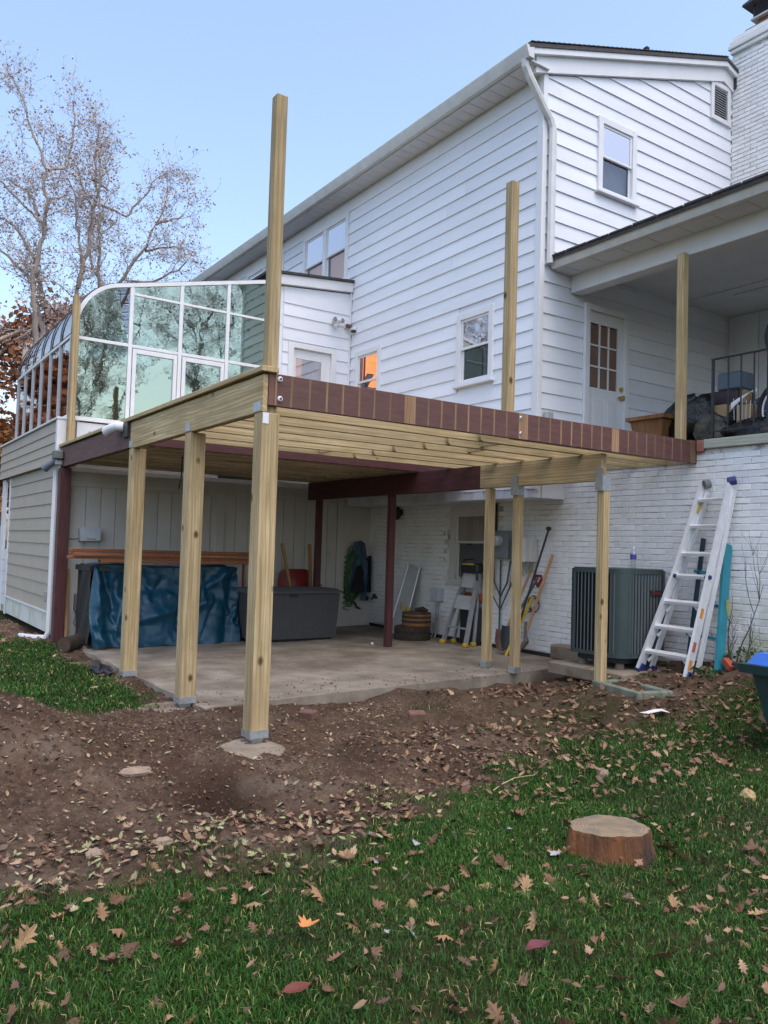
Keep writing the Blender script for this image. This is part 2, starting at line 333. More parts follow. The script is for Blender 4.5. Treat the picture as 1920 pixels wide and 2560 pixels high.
# patio slab with broken front edge
xs_ = np.linspace(SLAB[0], SLAB[1], 40); poly = [(x, SLAB[2] + .012 * math.sin(x * 9) + .01 * random.random()) for x in xs_]
poly += [(SLAB[1] - .02 * random.random() - .05 * (y - .12) * .9, y) for y in np.linspace(.25, 5.14, 30)] + [(SLAB[0], 5.14)]
mb = MB(); npl = len(poly)
mb.add([(x, y, slabz(x, y)) for x, y in poly] + [(x, y, -.14) for x, y in poly], [tuple(range(npl))] + [(i, npl + i, npl + (i + 1) % npl, (i + 1) % npl) for i in range(npl)])
structure(mb.build('patio', concrete))

# ------------------------------------------------------------------ siding and wall generators
def cut(a, b, holes):
    segs = [(a, b)]
    for h0, h1 in holes:
        segs = [s for p, q in segs for s in ((p, min(q, h0)), (max(p, h1), q)) if s[1] - s[0] > .01 and not (s[0] >= h0 and s[1] <= h1)]
    return segs
def siding(parent, plane, at_, u0, u1, rows, h, mat, holes=(), top=None, lip=.022, sgn=-1, name='siding_board', umax=None):
    # plane 'y': wall at y=at_ facing -y (sgn -1); plane 'x': wall at x=at_ facing +x (sgn +1)
    for z in rows:
        hs = [(a, b_) for a, b_, c_, d_ in holes if c_ < z + h * .6 and d_ > z + h * .4]
        segs = []
        for p, q in cut(u0, u1, hs):
            while q - p > 4.6 and top is None and lip > .02:
                c_ = p + random.uniform(2.4, 3.66); segs.append((p, c_ - .0012)); p = c_ + .0012
            segs.append((p, q))
        for p, q in segs:
            zt = z + h + .012
            pb, pt = p, p
            if top:
                pb = max(p, top(z)); pt = max(p, top(zt))
                if pb > q - .05: continue
                pt = min(pt, q - .01)
            jit = random.uniform(-.0012, .0012)
            def P(u, d, zz): return (u, at_ + sgn * (d + jit), zz) if plane == 'y' else (at_ + sgn * (d + jit), u, zz)
            v = [P(pb, -.004, z), P(q, -.004, z), P(q, lip, z), P(pb, lip, z), P(pt, -.004, zt), P(q, -.004, zt), P(q, .004, zt), P(pt, .004, zt)]
            MB().add(v, [(0, 1, 2, 3), (4, 7, 6, 5), (3, 2, 6, 7), (0, 4, 5, 1), (0, 3, 7, 4), (1, 5, 6, 2)]).build(name, mat, parent)
def holed(plane, a, b_, u0, u1, z0, z1, holes):
    # sheathing slab between a and b_ with rectangular holes
    mb = MB(); us = sorted({u0, u1, *[h[0] for h in holes], *[h[1] for h in holes]}); zs = sorted({z0, z1, *[h[2] for h in holes], *[h[3] for h in holes]})
    us = [u for u in us if u0 <= u <= u1]; zs = [z for z in zs if z0 <= z <= z1]
    for i in range(len(us) - 1):
        for j in range(len(zs) - 1):
            cu, cz = (us[i] + us[i + 1]) / 2, (zs[j] + zs[j + 1]) / 2
            if any(h[0] < cu < h[1] and h[2] < cz < h[3] for h in holes): continue
            (mb.box(us[i], us[i + 1], a, b_, zs[j], zs[j + 1]) if plane == 'y' else mb.box(a, b_, us[i], us[i + 1], zs[j], zs[j + 1]))
    return mb
def window(parent, plane, at_, u0, u1, z0, z1, zm, sgn, trim=.085, sill=True, shade=None, name='window', frame=whitet, proud=.045, panes=1, clear=False):
    """casing + two sashes + panes; u0..z1 is the outside of the casing"""
    def B(mb, a, c, d0, d1, z_0, z_1):
        y = sorted((at_ + sgn * d0, at_ + sgn * d1))
        return mb.cbox(a, c, y[0], y[1], z_0, z_1, b=.003) if plane == 'y' else mb.cbox(y[0], y[1], a, c, z_0, z_1, b=.003)
    mb = MB(); t = trim
    B(mb, u0, u0 + t, -.02, proud, z0, z1); B(mb, u1 - t, u1, -.02, proud, z0, z1)
    B(mb, u0 + t + .001, u1 - t - .001, -.02, proud - .002, z1 - t, z1); B(mb, u0 + t + .001, u1 - t - .001, -.02, proud - .002, z0, z0 + t * .5)
    if panes == 2: B(mb, (u0 + u1) / 2 - .05, (u0 + u1) / 2 + .05, -.02, proud - .004, z0 + t * .5 + .001, z1 - t - .001)
    w = mb.build(name, frame, parent)
    if sill:
        s_ = MB(); B(s_, u0 - .03, u1 + .03, -.01, proud + .035, z0 - .035, z0 - .001); s_.build('sill', frame, w)
    bays = [(u0 + t, u1 - t)] if panes == 1 else [(u0 + t, (u0 + u1) / 2 - .05), ((u0 + u1) / 2 + .05, u1 - t)]
    for a, c in bays:
        zb, zt_ = z0 + t * .5, z1 - t; k = .035
        for (za, zc, dep) in ((zm - .02, zt_, .012), (zb, zm + .02, -.014)):
            s_ = MB(); B(s_, a + .001, a + k, dep - .012, dep + .012, za, zc); B(s_, c - k, c - .001, dep - .012, dep + .012, za, zc)
            B(s_, a + k, c - k, dep - .011, dep + .011, zc - k, zc - .001); B(s_, a + k, c - k, dep - .011, dep + .011, za + .001, za + k); s_.build('sash', frame, w)
            p_ = MB(); B(p_, a + k - .004, c - k + .004, dep - .004, dep + .002, za + k - .004, zc - k + .004); p_.build('pane', glassw if dep > 0 and not clear else glassl, w)
        if shade:
            s_ = MB(); B(s_, a, c, -.09, -.085, zb, zm if shade[1] else zt_); s_.build('window_shade', shade[0], w)
    return w
def bricks(parent, plane, at_, u0, u1, z0, z1, sgn, near, holes=(), mat=None, limit=300, L=.203, H=.0677, name='brick', dep=.05):
    """running-bond courses; the `limit` bricks closest to `near` become parts, the rest one joined part"""
    protos = []
    for k in range(6):
        jx = lambda: random.uniform(-.003, .003); mb = MB(); hl, hh = (L - .005) / 2, (H - .0075) / 2
        v = []
        for d, sc in ((-dep / 2, 1), (dep / 2 - .004, 1), (dep / 2, .965)):
            for a, c_ in ((-1, -1), (1, -1), (1, 1), (-1, 1)):
                uu, zz, dd = a * hl * sc + jx(), c_ * hh * (sc if sc == 1 else .88) + jx() * .7, d + (jx() * .8 if sc != 1 else 0)
                v.append((uu, sgn * dd, zz) if plane == 'y' else (sgn * dd, uu, zz))
        f = [(0, 3, 2, 1), (8, 9, 10, 11)] + [(r * 4 + i, r * 4 + (i + 1) % 4, r * 4 + 4 + (i + 1) % 4, r * 4 + 4 + i) for r in (0, 1) for i in range(4)]
        protos.append((v, f))
    cand = []; row = 0; z = z0 + H / 2
    while z < z1 - H * .4:
        u = u0 + (L / 2 if row % 2 else 0)
        while u < u1:
            if u + L * .5 > u0 + .02 and not any(h[0] - .09 < u < h[1] + .09 and h[2] - .02 < z < h[3] + .02 for h in holes):
                q = (u, at_ - sgn * (dep / 2 - .007), z) if plane == 'y' else (at_ - sgn * (dep / 2 - .007), u, z)
                cand.append(((u - near[0]) ** 2 + (z - near[1]) ** 2, q))
            u += L
        z += H; row += 1
    cand.sort(key=lambda t: t[0]); mesh = []
    for v, f in protos:
        me = bpy.data.meshes.new(name); me.from_pydata(v, [], f); me.update(); me.materials.append(mat); mesh.append(me)
    for d, q in cand[:limit]:
        q = (q[0], q[1] + random.uniform(-.002, .002), q[2]); link(name, random.choice(mesh), None, parent, q)
    rest = MB()
    for d, q in cand[limit:]:
        v, f = random.choice(protos); rest.add([(a + q[0], b_ + q[1], c_ + q[2]) for a, b_, c_ in v], f)
    if rest.v: rest.build('brickwork', mat, parent)['kind'] = 'stuff'

# ------------------------------------------------------------------ the house
YW, XG, YB = 4.6, -1.9, 5.12          # rear siding plane, gable plane, basement brick plane
SLOPE = .327
def rakez(y): return 7.50 + SLOPE * (y - 4.6) if y < 8.3 else 7.50 + SLOPE * 3.7 - SLOPE * (y - 8.3)
house = thing('house', 'two storey white lap sided house with gable roof and painted brick basement', 'house', (-6, 8, 0))
W_LIT, W_MID = (-6.16, -5.40, 3.55, 4.675), (-3.475, -2.71, 3.70, 4.70)
W_UP1, W_UP2, W_UP3 = (-8.17, -6.53, 6.03, 7.22), (-10.75, -9.0, 6.03, 7.22), (-13.6, -11.9, 6.03, 7.22)
hl = [W_LIT, W_MID, W_UP1, W_UP2, W_UP3]
rear = holed('y', YW + .006, YW + .12, -17, XG - .03, 2.1, 7.55, hl).build('rear_wall', whites, house)
rows = list(np.arange(2.21, 7.4, .2))
siding(rear, 'y', YW, -16.9, XG - .012, rows, .2, whites, hl)
W_GAB = (5.58, 6.35, 6.22, 7.225); VENT = (8.03, 8.51, 8.0, 8.6); DOOR = (5.38, 6.25, 2.6, 4.68)
gab = holed('x', XG - .12, XG - .006, YW + .13, 12.0, 2.1, 7.5, [W_GAB, DOOR])
gab.prism([(4.62, 7.5), (8.3, 8.7), (12.0, 7.5)], 'x', XG - .12, XG - .006)
gab = gab.build('gable_wall', whites, house)
ytop = lambda z: 4.6 + max(0, (z - 7.42) / SLOPE)
siding(gab, 'x', XG, YW - .005, 8.6, list(np.arange(2.41, 8.7, .2)), .2, whites, [W_GAB, DOOR, VENT], top=ytop, sgn=1)
bx('corner_board', whitet, house, XG - .075, XG + .030, YW - .030, YW + .045, 2.2, 7.46, b=.003)
bx('rear_hidden_wall', whites, house, -17, XG - .13, 11.9, 12.0, 0, 7.5)
bx('side_hidden_wall', whites, house, -17.1, -17.0, 4.6, 12.0, 0, 7.5)
bx('floor_deck', darkgap, house, -16.9, XG - .15, 4.75, 11.9, 2.4, 2.6)
bx('upper_floor', creamw, house, -16.9, XG - .15, 4.75, 11.9, 5.2, 5.35)
# windows
shade_tan = EMIT('lamp_lit_tan_shade', (.55, .34, .19), .2)
wdw = window(house, 'y', YW, *W_MID, 4.21, -1)
window(house, 'y', YW, *W_UP1, 6.62, -1, panes=2, sill=True, shade=(shade_tan, True))
window(house, 'y', YW, *W_UP2, 6.62, -1, panes=2, shade=(shade_tan, True)); window(house, 'y', YW, *W_UP3, 6.62, -1, panes=2)
wl_ = window(house, 'y', YW, *W_LIT, 4.15, -1, clear=True); wl_['label'] = 'double hung window glowing orange from a lit room'
# lit room behind the glowing window
glow = EMIT('warm_lit_wall', (1.0, .40, .10), .5)
bx('lit_room_wall', glow, wl_, -10.5, -6.6, 6.2, 6.25, 2.7, 5.1)
bx('lit_room_ceiling', glow, wl_, -10.5, -6.2, 4.8, 6.2, 5.05, 5.1)
bx('room_partition', creamw, house, -5.05, -4.98, 4.75, 11.8, 2.62, 5.19)
mb = MB(); mb.tube([(-7.5, 5.6, 5.04), (-7.5, 5.6, 4.45)], .02)
for e_ in ((-7.10, 5.48, 4.60), (-7.9, 5.7, 4.36), (-7.4, 5.98, 4.42)): mb.bar((-7.5, 5.6, 4.42), e_, .13, .015)
mb.lathe([(.03, -.09), (.1, -.05), (.1, .03), (.05, .06)], -7.5, 5.6, 12, 4.4); mb.build('ceiling_fan', PM('dark_fan', (.05, .025, .015), .5), wl_)
window(house, 'x', XG, *W_GAB, 6.715, 1, shade=(PM('grey_curtain', (.30, .31, .33), .9), True))
# gable vent with louvres
mb = MB(); y0, y1, z0, z1 = VENT
for a in ((y0, y0 + .07, z0, z1), (y1 - .07, y1, z0, z1), (y0 + .071, y1 - .071, z1 - .07, z1), (y0 + .071, y1 - .071, z0, z0 + .07)): mb.cbox(XG - .01, XG + .045, a[0], a[1], a[2], a[3], .003)
vent = mb.build('gable_vent', whitet, house)
bx('vent_screen', darkgap, vent, XG - .005, XG + .002, y0 + .05, y1 - .05, z0 + .05, z1 - .05)
for k in range(12):
    z = z0 + .085 + k * .037
    MB().bar((XG + .022, y0 + .07, z), (XG + .022, y1 - .07, z), .034, .006, up=(.6, 0, .8)).build('louvre', whitet, vent)
# rake boards, roof, soffit, gutter
def rake_board(name, d0, d1, x0, x1, mat, parent, ya=4.28, yb=8.3, yc=12.3):
    mb = MB()
    zt = lambda y: 7.66 + SLOPE * (min(y, 8.3) - 4.28) - SLOPE * max(0, y - 8.3)
    pts = [(ya, zt(ya) - d0), (yb, zt(yb) - d0), (yc, zt(yc) - d0), (yc, zt(yc) - d1), (yb, zt(yb) - d1), (ya, zt(ya) - d1)]
    return mb.prism(pts, 'x', x0, x1).build(name, mat, parent)
roof = rake_board('roof', .0, .05, -17.3, XG + .13, shingle, house, 4.22)
rake_board('rake_board', .052, .125, XG + .035, XG + .115, whitet, roof, 4.31); rake_board('rake_frieze', .126, .335, XG + .005, XG + .06, whitet, roof, 4.40)
for k in range(46):                     # stepped shingle edge along the rake
    y = 4.24 + k * .09; z = 7.66 + SLOPE * (min(y, 8.3) - 4.28)
    if y < 8.25: MB().add([(XG + a, y + c_, z + SLOPE * c_ + .004 + d + .012 * e) for a in (-.5, .14) for c_, e in ((0, 1), (.10, .2)) for d in (0, .008)], [(0, 2, 3, 1), (4, 5, 7, 6), (0, 1, 5, 4), (2, 6, 7, 3), (1, 3, 7, 5), (0, 4, 6, 2)]).build('shingle', shingle, roof)
bx('vent_pipe', darkgap, roof, XG - .06, XG + .0, 6.57, 6.63, 8.3, 8.56)
mb = MB()
for k in range(76):
    x = -17 + k * .2
    mb.box(x + .004, x + .196, 4.28, 4.60, 7.452, 7.470 - (.006 if k % 2 else 0))
mb.build('soffit', soffitm, house)
mb = MB(); g0 = [(4.30, 7.47), (4.30, 7.62), (4.285, 7.62), (4.285, 7.49), (4.225, 7.49), (4.195, 7.55), (4.18, 7.60), (4.165, 7.615), (4.165, 7.60), (4.19, 7.53), (4.215, 7.47)]
mb.prism(g0, 'x', -17.2, XG + .12); gut = mb.build('gutter', gutterm, house)
MB().prism([(4.299, 7.471), (4.299, 7.615), (4.168, 7.612), (4.19, 7.54), (4.216, 7.472)], 'x', XG + .12, XG + .125).build('gutter_end_cap', gutterm, gut)
bx('eave_return', whitet, house, XG - .02, XG + .034, 4.31, 4.565, 7.44, 7.66, b=.004)
mb = MB(); mb.tube([(XG + .02, 4.25, 7.48), (XG + .02, 4.255, 7.40), (XG + .035, 4.32, 7.28), (XG + .05, 4.55, 6.98), (XG + .065, 4.66, 6.84), (XG + .07, 4.70, 6.74), (XG + .07, 4.70, 5.02)], [.052, .052, .05, .05, .05, .05, .05], 8)
mb.build('downspout', gutterm, house)
# overhang below the rear wall, painted brick basement
bx('overhang_band', soffitm, house, -6.34, -2.03, YW - .004, YB + .02, 2.095, 2.205)
for k in range(21): bx('overhang_panel', whites if k % 3 else soffitm, house, -6.30 + k * .203, -6.30 + k * .203 + .198, YW - .014 + .004 * (k % 2), YW - .005, 2.10, 2.21)
bx('overhang_end', soffitm, house, -2.029, -2.01, YW - .01, YB, 2.095, 2.23)
W_BAS = (-4.2, -3.15, .93, 2.07)
base = holed('y', YB, YB + .2, -6.6, 2.6, -.2, 2.57, [W_BAS]).build('basement_wall', mortar, house)
bricks(base, 'y', YB, -6.38, 2.5, .08, 2.56, -1, (.75, 1.5), [W_BAS], whiteb, 300)
window(house, 'y', YB + .05, *W_BAS, 1.54, -1, trim=.12, frame=creamw, proud=.05)
bx('dark_room', darkgap, base, -4.6, -2.8, 6.4, 6.45, .5, 2.4)
bx('curtain', PM('orange_curtain', (.30, .12, .03), .9), base, -3.93, -3.84, 5.24, 5.26, 1.5, 2.0)
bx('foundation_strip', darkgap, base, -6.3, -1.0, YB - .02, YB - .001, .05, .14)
# chimney
ch = MB(); ch.box(XG + .02, -.62, 8.585, 9.35, 2.6, 9.30); ch = ch.build('chimney', mortar, house)
for z0_, z1_, o_ in ((9.165, 9.23, .02), (9.232, 9.30, .045), (9.30, 9.36, .03), (9.36, 9.43, .0)):
    bx('corbel_course', whiteb, ch, XG + .02 - o_, -.6 + o_, 8.56 - o_, 9.38 + o_, z0_, z1_, b=.008)
bricks(ch, 'y', 8.575, XG + .03, -.64, 6.2, 9.17, -1, (-1.4, 9.2), (), whiteb, 160)
MB().prism([(XG + .08, 9.43), (-.68, 9.43), (-.8, 9.5), (XG + .2, 9.5)], 'y', 8.64, 9.3).build('chimney_crown', footc, ch)
terra = PM('terracotta_flue', (.33, .14, .09), .8, .2, 5)
bx('flue', terra, ch, XG + .33, -.95, 8.75, 9.15, 9.5, 9.64, b=.01)
mb = MB(); mb.box(XG + .25, -.87, 8.67, 9.23, 9.63, 9.655); mb.build('flue_collar', gutterm, ch)
mb = MB()
for k in range(14): mb.bar((XG + .30 + k * .05, 8.69, 9.655), (XG + .30 + k * .05, 8.69, 9.86), .006, .006)
for k in range(6): mb.bar((XG + .29, 8.69, 9.67 + k * .034), (-.90, 8.69, 9.67 + k * .034), .005, .005, up=(0, 1, 0))
mb.box(XG + .29, XG + .31, 8.68, 8.70, 9.655, 9.86); mb.box(-.92, -.90, 8.68, 8.70, 9.655, 9.86); mb.build('spark_screen', ribk, ch)
MB().prism([(XG + .16, 9.86), (-.78, 9.86), (-.80, 9.885), (-1.25, 9.97), (XG + .18, 9.885)], 'y', 8.58, 9.32).build('chimney_cap', PM('rusty_dark_metal', (.07, .06, .075), .6), ch)
bx('flashing', ribk, ch, XG + .021, XG + .10, 8.545, 8.58, 8.60, 8.84)
# meter base on the gable corner
mb = MB(); mb.cbox(XG + .02, XG + .10, 4.67, 4.80, 2.9, 3.17, .015); bxo = mb.build('outdoor_outlet', PM('grey_box', (.33, .35, .35), .5), house)

# ------------------------------------------------------------------ covered porch
porch = thing('covered_porch', 'raised porch with sloped roof, beam and ceiling beside the gable wall', 'porch', (1, 6.8, 2.6))
bx('porch_floor', concrete, porch, XG - .0, 3.0, YB + .03, 8.6, 2.45, 2.655)
edge = WOOD('weathered_edge_board', (.30, .30, .25), (.44, .43, .36), 'x', .2, stain=(.22, .25, .16))
bx('edge_board', edge, porch, .10, 3.0, YB - .045, YB + .03, 2.572, 2.672, b=.006)
mb = MB(); zr = lambda y: 5.10 + .33 * (y - 4.70)
mb.prism([(4.70, zr(4.70)), (8.6, zr(8.6)), (8.6, zr(8.6) - .05), (4.70, zr(4.70) - .05)], 'x', XG + .001, 3.4); pr = mb.build('roof', shingle, porch)
for k in range(16): bx('shingle_tab', shingle, pr, XG + .02 + k * .33, XG + .02 + k * .33 + .31, 4.685, 4.80, 5.095, 5.112 + random.random() * .006)
g1 = [(4.84, 4.975), (4.84, 5.08), (4.825, 5.08), (4.825, 4.985), (4.775, 4.985), (4.75, 5.04), (4.735, 5.07), (4.72, 5.08), (4.72, 5.065), (4.745, 5.01), (4.768, 4.972)]
mb = MB(); mb.prism(g1, 'x', XG + .04, 3.4); mb.build('gutter', gutterm, porch)
MB().prism([(4.839, 4.976), (4.839, 5.078), (4.725, 5.076), (4.745, 5.02), (4.77, 4.974)], 'x', XG + .034, XG + .0395).build('gutter_end_cap', gutterm, porch)
for k in range(26): bx('soffit_panel', soffitm, porch, XG + .02 + k * .2, XG + .02 + k * .2 + .196, 4.84, YB + .01, 4.968 + .004 * (k % 2), 4.985)
bx('roof_beam', soffitm, porch, XG + .02, 3.4, YB + .012, YB + .20, 4.745, 5.03, b=.006)
bx('ceiling', soffitm, porch, XG + .02, 3.4, YB + .201, 8.6, 5.06, 5.09)
for z_ in ((5.95, 5.99), (7.35, 7.39)): bx('ceiling_batten', soffitm, porch, XG + .03, 3.4, z_[0], z_[1], 5.045, 5.058)
bx('attic_hatch', soffitm, porch, -1.2, -.2, 7.6, 8.3, 5.046, 5.057)
pw = bx('rear_wall', whites, porch, XG + .02, 3.4, 8.56, 8.62, 2.6, 5.1)
for k in range(12): bx('wall_panel', whites, pw, XG + .12 + k * .4, XG + .12 + k * .4 + .39, 8.546, 8.556, 2.66, 5.05)
# door on the gable wall
dr = MB(); dy0, dy1 = 5.385, 6.25
for a in ((dy0, dy0 + .085, 2.66, 4.675), (dy1 - .085, dy1, 2.66, 4.675), (dy0 + .086, dy1 - .086, 4.60, 4.674)): dr.cbox(XG - .02, XG + .055, *a[:2], a[2], a[3], .004)
door = dr.build('door', whitet, porch); door['label'] = 'white panel door with nine glass panes'
mb = MB(); a, c = dy0 + .088, dy1 - .088
mb.box(XG - .04, XG + .0, a, 5.535, 2.67, 4.598); mb.box(XG - .04, XG + .0, 6.068, c, 2.67, 4.598); mb.box(XG - .04, XG - .001, 5.5355, 6.0675, 4.45, 4.598); mb.box(XG - .04, XG - .001, 5.5355, 6.0675, 2.67, 3.60)
leaf = mb.build('door_leaf', whitet, door)
brn = PM('brown_door_blind', (.17, .10, .07), .6, .2, 4)
for i in range(3):
    for j in range(3):
        ya_, za_ = 5.545 + i * .177, 3.61 + j * .28; bx('pane', brn, door, XG - .03, XG - .012, ya_, ya_ + .158, za_, za_ + .262)
mb = MB()
for i in (1, 2): mb.box(XG - .03, XG + .004, 5.536 + i * .177 - .010, 5.536 + i * .177 + .010, 3.601, 4.449)
for j in (1, 2): mb.box(XG - .03, XG + .003, 5.5365, 6.0665, 3.60 + j * .28 - .010, 3.60 + j * .28 + .010)
mb.build('muntin', whitet, door)
for ya_ in (5.56, 5.83):
    mb = MB(); mb.box(XG - .001, XG + .012, ya_, ya_ + .20, 2.80, 3.47); mb.build('raised_panel', whitet, door)
    bx('panel_field', whitet, door, XG + .0125, XG + .02, ya_ + .035, ya_ + .165, 2.83, 3.435, b=.006)
brass = PM('brass', (.55, .38, .12), .3, .15, 20, 0, metal=.9)
mb = MB(); mb.tube([(XG + .0, 6.14, 3.52), (XG + .06, 6.14, 3.52), (XG + .065, 6.14, 3.52)], [.03, .03, .02], 12); mb.tube([(XG, 6.14, 3.64), (XG + .03, 6.14, 3.64)], .028, 12); mb.tube([(XG + .05, 6.14, 3.52), (XG + .05, 6.04, 3.515)], .011, 8); mb.build('handle', brass, door)
# iron railing
iron = PM('wrought_iron', (.018, .020, .022), .55, .3, 20, .2)
rail = thing('porch_railing', 'black wrought iron railing along the porch edge', 'railing', (1, YB, 2.67))
bx('rail_post', iron, rail, .115, .14, YB + .06, YB + .085, 2.62, 3.535); bx('top_rail', iron, rail, .112, 2.6, YB + .055, YB + .09, 3.536, 3.548); bx('bottom_rail', iron, rail, .141, 2.6, YB + .062, YB + .083, 2.76, 2.772)
for k in range(16): bx('baluster', iron, rail, .30 + k * .145, .313 + k * .145, YB + .066, YB + .079, 2.773, 3.535)

# ------------------------------------------------------------------ sunroom addition
XS = -6.38
sun = thing('sunroom_addition', 'curved glass sunroom addition above a beige sided lower storey', 'sunroom', (-8.5, 2.3, 0))
YF = .03
# front wall: beige lap siding
fw_ = holed('y', YF + .012, YF + .15, -11.1, XS - .01, .08, 3.06, []).build('front_wall', beige, sun)
bx('overhang_core', beige, sun, -11.1, XS - .09, YF - .06, YF + .01, 2.46, 3.03)
siding(fw_, 'y', YF - .062, -11.05, XS - .10, [2.455, 2.60, 2.745, 2.89], .145, beige, lip=.018)
siding(fw_, 'y', YF, -10.2, XS - .095, list(np.arange(.385, 2.3, .19)), .19, beige, lip=.018)
algae = PM('algae_stained_pvc', (.60, .62, .58), .6, .08, 3, .05, dirt=((.42, .45, .26), 2.2, .5))
bx('skirt_board', algae, sun, -10.2, XS - .096, YF - .022, YF + .011, .09, .36, b=.004)
bx('skirt_cap', whitet, sun, -10.2, XS - .096, YF - .035, YF + .011, .361, .383)
bx('corner_board', whitet, sun, XS - .09, XS + .02, YF - .03, YF + .10, .05, 2.44, b=.004)
bx('upper_corner_board', whitet, sun, XS - .095, XS + .005, YF - .09, YF + .03, 2.45, 3.05, b=.004)
bx('left_trim', whitet, sun, -10.30, -10.201, YF - .025, YF + .011, .06, 2.44, b=.004)
bx('sill_board', whitet, sun, -11.1, XS + .015, YF - .10, YF + .14, 3.052, 3.085, b=.004)
bx('left_side_door', whitet, sun, -11.05, -10.75, YF - .02, YF + .008, .08, 2.44); bx('left_side_pane', glassw, sun, -10.74, -10.40, YF - .0, YF + .008, 1.2, 2.4)
for k in range(5): bx('left_side_panel', whitet, sun, -10.74, -10.34, YF - .01, YF + .008, .2 + k * .2, .39 + k * .2)
# end wall, lower storey: vertical panels
ew = bx('end_wall', creamw, sun, XS - .12, XS - .016, YF + .16, YB, .04, 2.36)
y = .16
while y < 4.4:
    w = min(.202, 4.44 - y); bx('vertical_panel', creamw, ew, XS - .015, XS + random.uniform(-.002, .001), y + .004, y + w - .002, .10, 2.14); y += .205
bx('base_trim', creamw, ew, XS - .01, XS + .012, .16, 4.44, .045, .098); bx('head_trim', creamw, ew, XS - .01, XS + .014, .14, 4.44, 2.142, 2.20, b=.003)
bx('head_board', creamw, ew, XS - .01, XS + .004, .14, 4.44, 2.2, 2.335)  # plain cream board between head trim and drip edge
for yy in (2.29, 4.445): bx('batten', creamw, ew, XS - .005, XS + .022, yy, yy + (.14 if yy < 3 else .18), .06, 2.19 if yy < 3 else 2.42, b=.003)
bx('recess_wall', creamw, ew, XS - .015, XS - .004, 4.63, YB - .001, .10, 2.2)
mb = MB(); mb.prism([(XS, 2.335), (XS + .06, 2.345), (XS + .075, 2.40), (XS + .06, 2.405), (XS, 2.40)], 'y', .12, 4.44); mb.build('drip_edge', alu, sun)
bx('house_wrap', PM('house_wrap', (.60, .62, .66), .5, .05, 4), sun, XS - .06, XS - .005, YF + .17, 2.3, 2.406, 3.04)
cu = bpy.data.curves.new('wrap_text', 'FONT'); cu.body = 'DE'; cu.size = .2; cu.align_x = 'LEFT'; to = bpy.data.objects.new('tmp', cu); COL.objects.link(to)
bpy.context.view_layer.update(); me = bpy.data.meshes.new_from_object(to); bpy.data.objects.remove(to)
me.materials.append(PM('dark_blue_print', (.03, .035, .08), .6)); wt = link('printed_letters', me, None, sun, (XS - .003, .50, 2.68)); wt.rotation_euler = Matrix(((0, 0, 1), (0, -1, 0), (1, 0, 0))).to_euler() if False else Matrix(((0, 0, 1), (0, -1, 0), (1, 0, 0))).to_euler()
wt.rotation_euler = Matrix(((0, 0, 1), (0, -1, 0), (1, 0, 0))).to_euler()
# profile of the curved eave in (y, z)
def prof(k=14):
    pts = [(YF + .05, 3.09), (YF + .05, 4.25)]
    cx_, cz_, r = YF + .05 + .72, 4.30, .72
    for i in range(k):
        t = PI - i / (k - 1) * (PI / 2 - .24); pts.append((cx_ + r * math.cos(t), cz_ + .80 * math.sin(t)))
    pts.append((3.02, pts[-1][1] + .235 * (3.02 - pts[-1][0]))); return pts
PR = prof()
def zprof(y):
    for (a, za), (c, zc) in zip(PR[1:-1], PR[2:]):
        if a <= y <= c: return za + (zc - za) * (y - a) / max(1e-6, c - a)
    return PR[-1][1]
XE = -10.36; NB = 6; bw = (XS - .03 - XE) / NB
# front glass bays: lower pane and curved upper pane each
for k in range(NB):
    xa, xb = XE + k * bw + .012, XE + (k + 1) * bw - .012
    bx('front_pane', glassf, sun, xa, xb, YF + .055, YF + .062, 3.12, 4.20)
    mb = MB(); q = PR[2:]; v = [(x, y_ + .004, z_ - .004) for y_, z_ in q for x in (xa, xb)]
    mb.add(v, [(2 * i, 2 * i + 1, 2 * i + 3, 2 * i + 2) for i in range(len(q) - 1)]); mb.build('curved_pane', glassf, sun, smooth=True)
for k in range(NB + 1):
    x = XE + k * bw; mb = MB()
    mb.tube([(x, y_ - .008, z_ + .006) for y_, z_ in PR[1:]], .009, 6); mb.build('curved_rib', ribk, sun)
    bx('mullion', framegrey, sun, x - .020, x + .020, YF + .03, YF + .075, 3.088, 4.235, b=.004)
    if k < NB: bx('casement_frame', framegrey, sun, x + .05, x + .065, YF + .045, YF + .068, 3.14, 4.16)
bx('front_transom', framew, sun, XE, XS - .03, YF + .036, YF + .08, 4.215, 4.262, b=.004); bx('front_sill_rail', framew, sun, XE, XS - .03, YF + .02, YF + .09, 3.087, 3.125, b=.004)
# end wall frame
mb = MB()
def strip(mb, pts, w, x0, x1):
    n_ = len(pts); inn = []
    for i, (y_, z_) in enumerate(pts):
        a, c = pts[max(0, i - 1)], pts[min(n_ - 1, i + 1)]; d = Vector((c[0] - a[0], c[1] - a[1])).normalized(); inn.append((y_ + d.y * w, z_ - d.x * w))
    v = [(x, p[0], p[1]) for x in (x0, x1) for q in (pts, inn) for p in q]
    f = []
    for i in range(n_ - 1):
        f += [(i, i + 1, n_ + i + 1, n_ + i), (2 * n_ + i, 3 * n_ + i, 3 * n_ + i + 1, 2 * n_ + i + 1), (i, 2 * n_ + i, 2 * n_ + i + 1, i + 1), (n_ + i, n_ + i + 1, 3 * n_ + i + 1, 3 * n_ + i)]
    mb.add(v, f)
strip(mb, PR, .055, XS - .06, XS + .012); mb.build('end_frame', framew, sun)
for yy in (.88, 1.62, 2.365): bx('end_mullion', framew, sun, XS - .05, XS + .008, yy - .028, yy + .028, 3.12, zprof(yy) - .03, b=.004)
bx('end_sill', framew, sun, XS - .06, XS + .02, YF + .06, 3.3, 3.06, 3.118, b=.004)
ed = [.12, .88, 1.62, 2.365, 3.30]
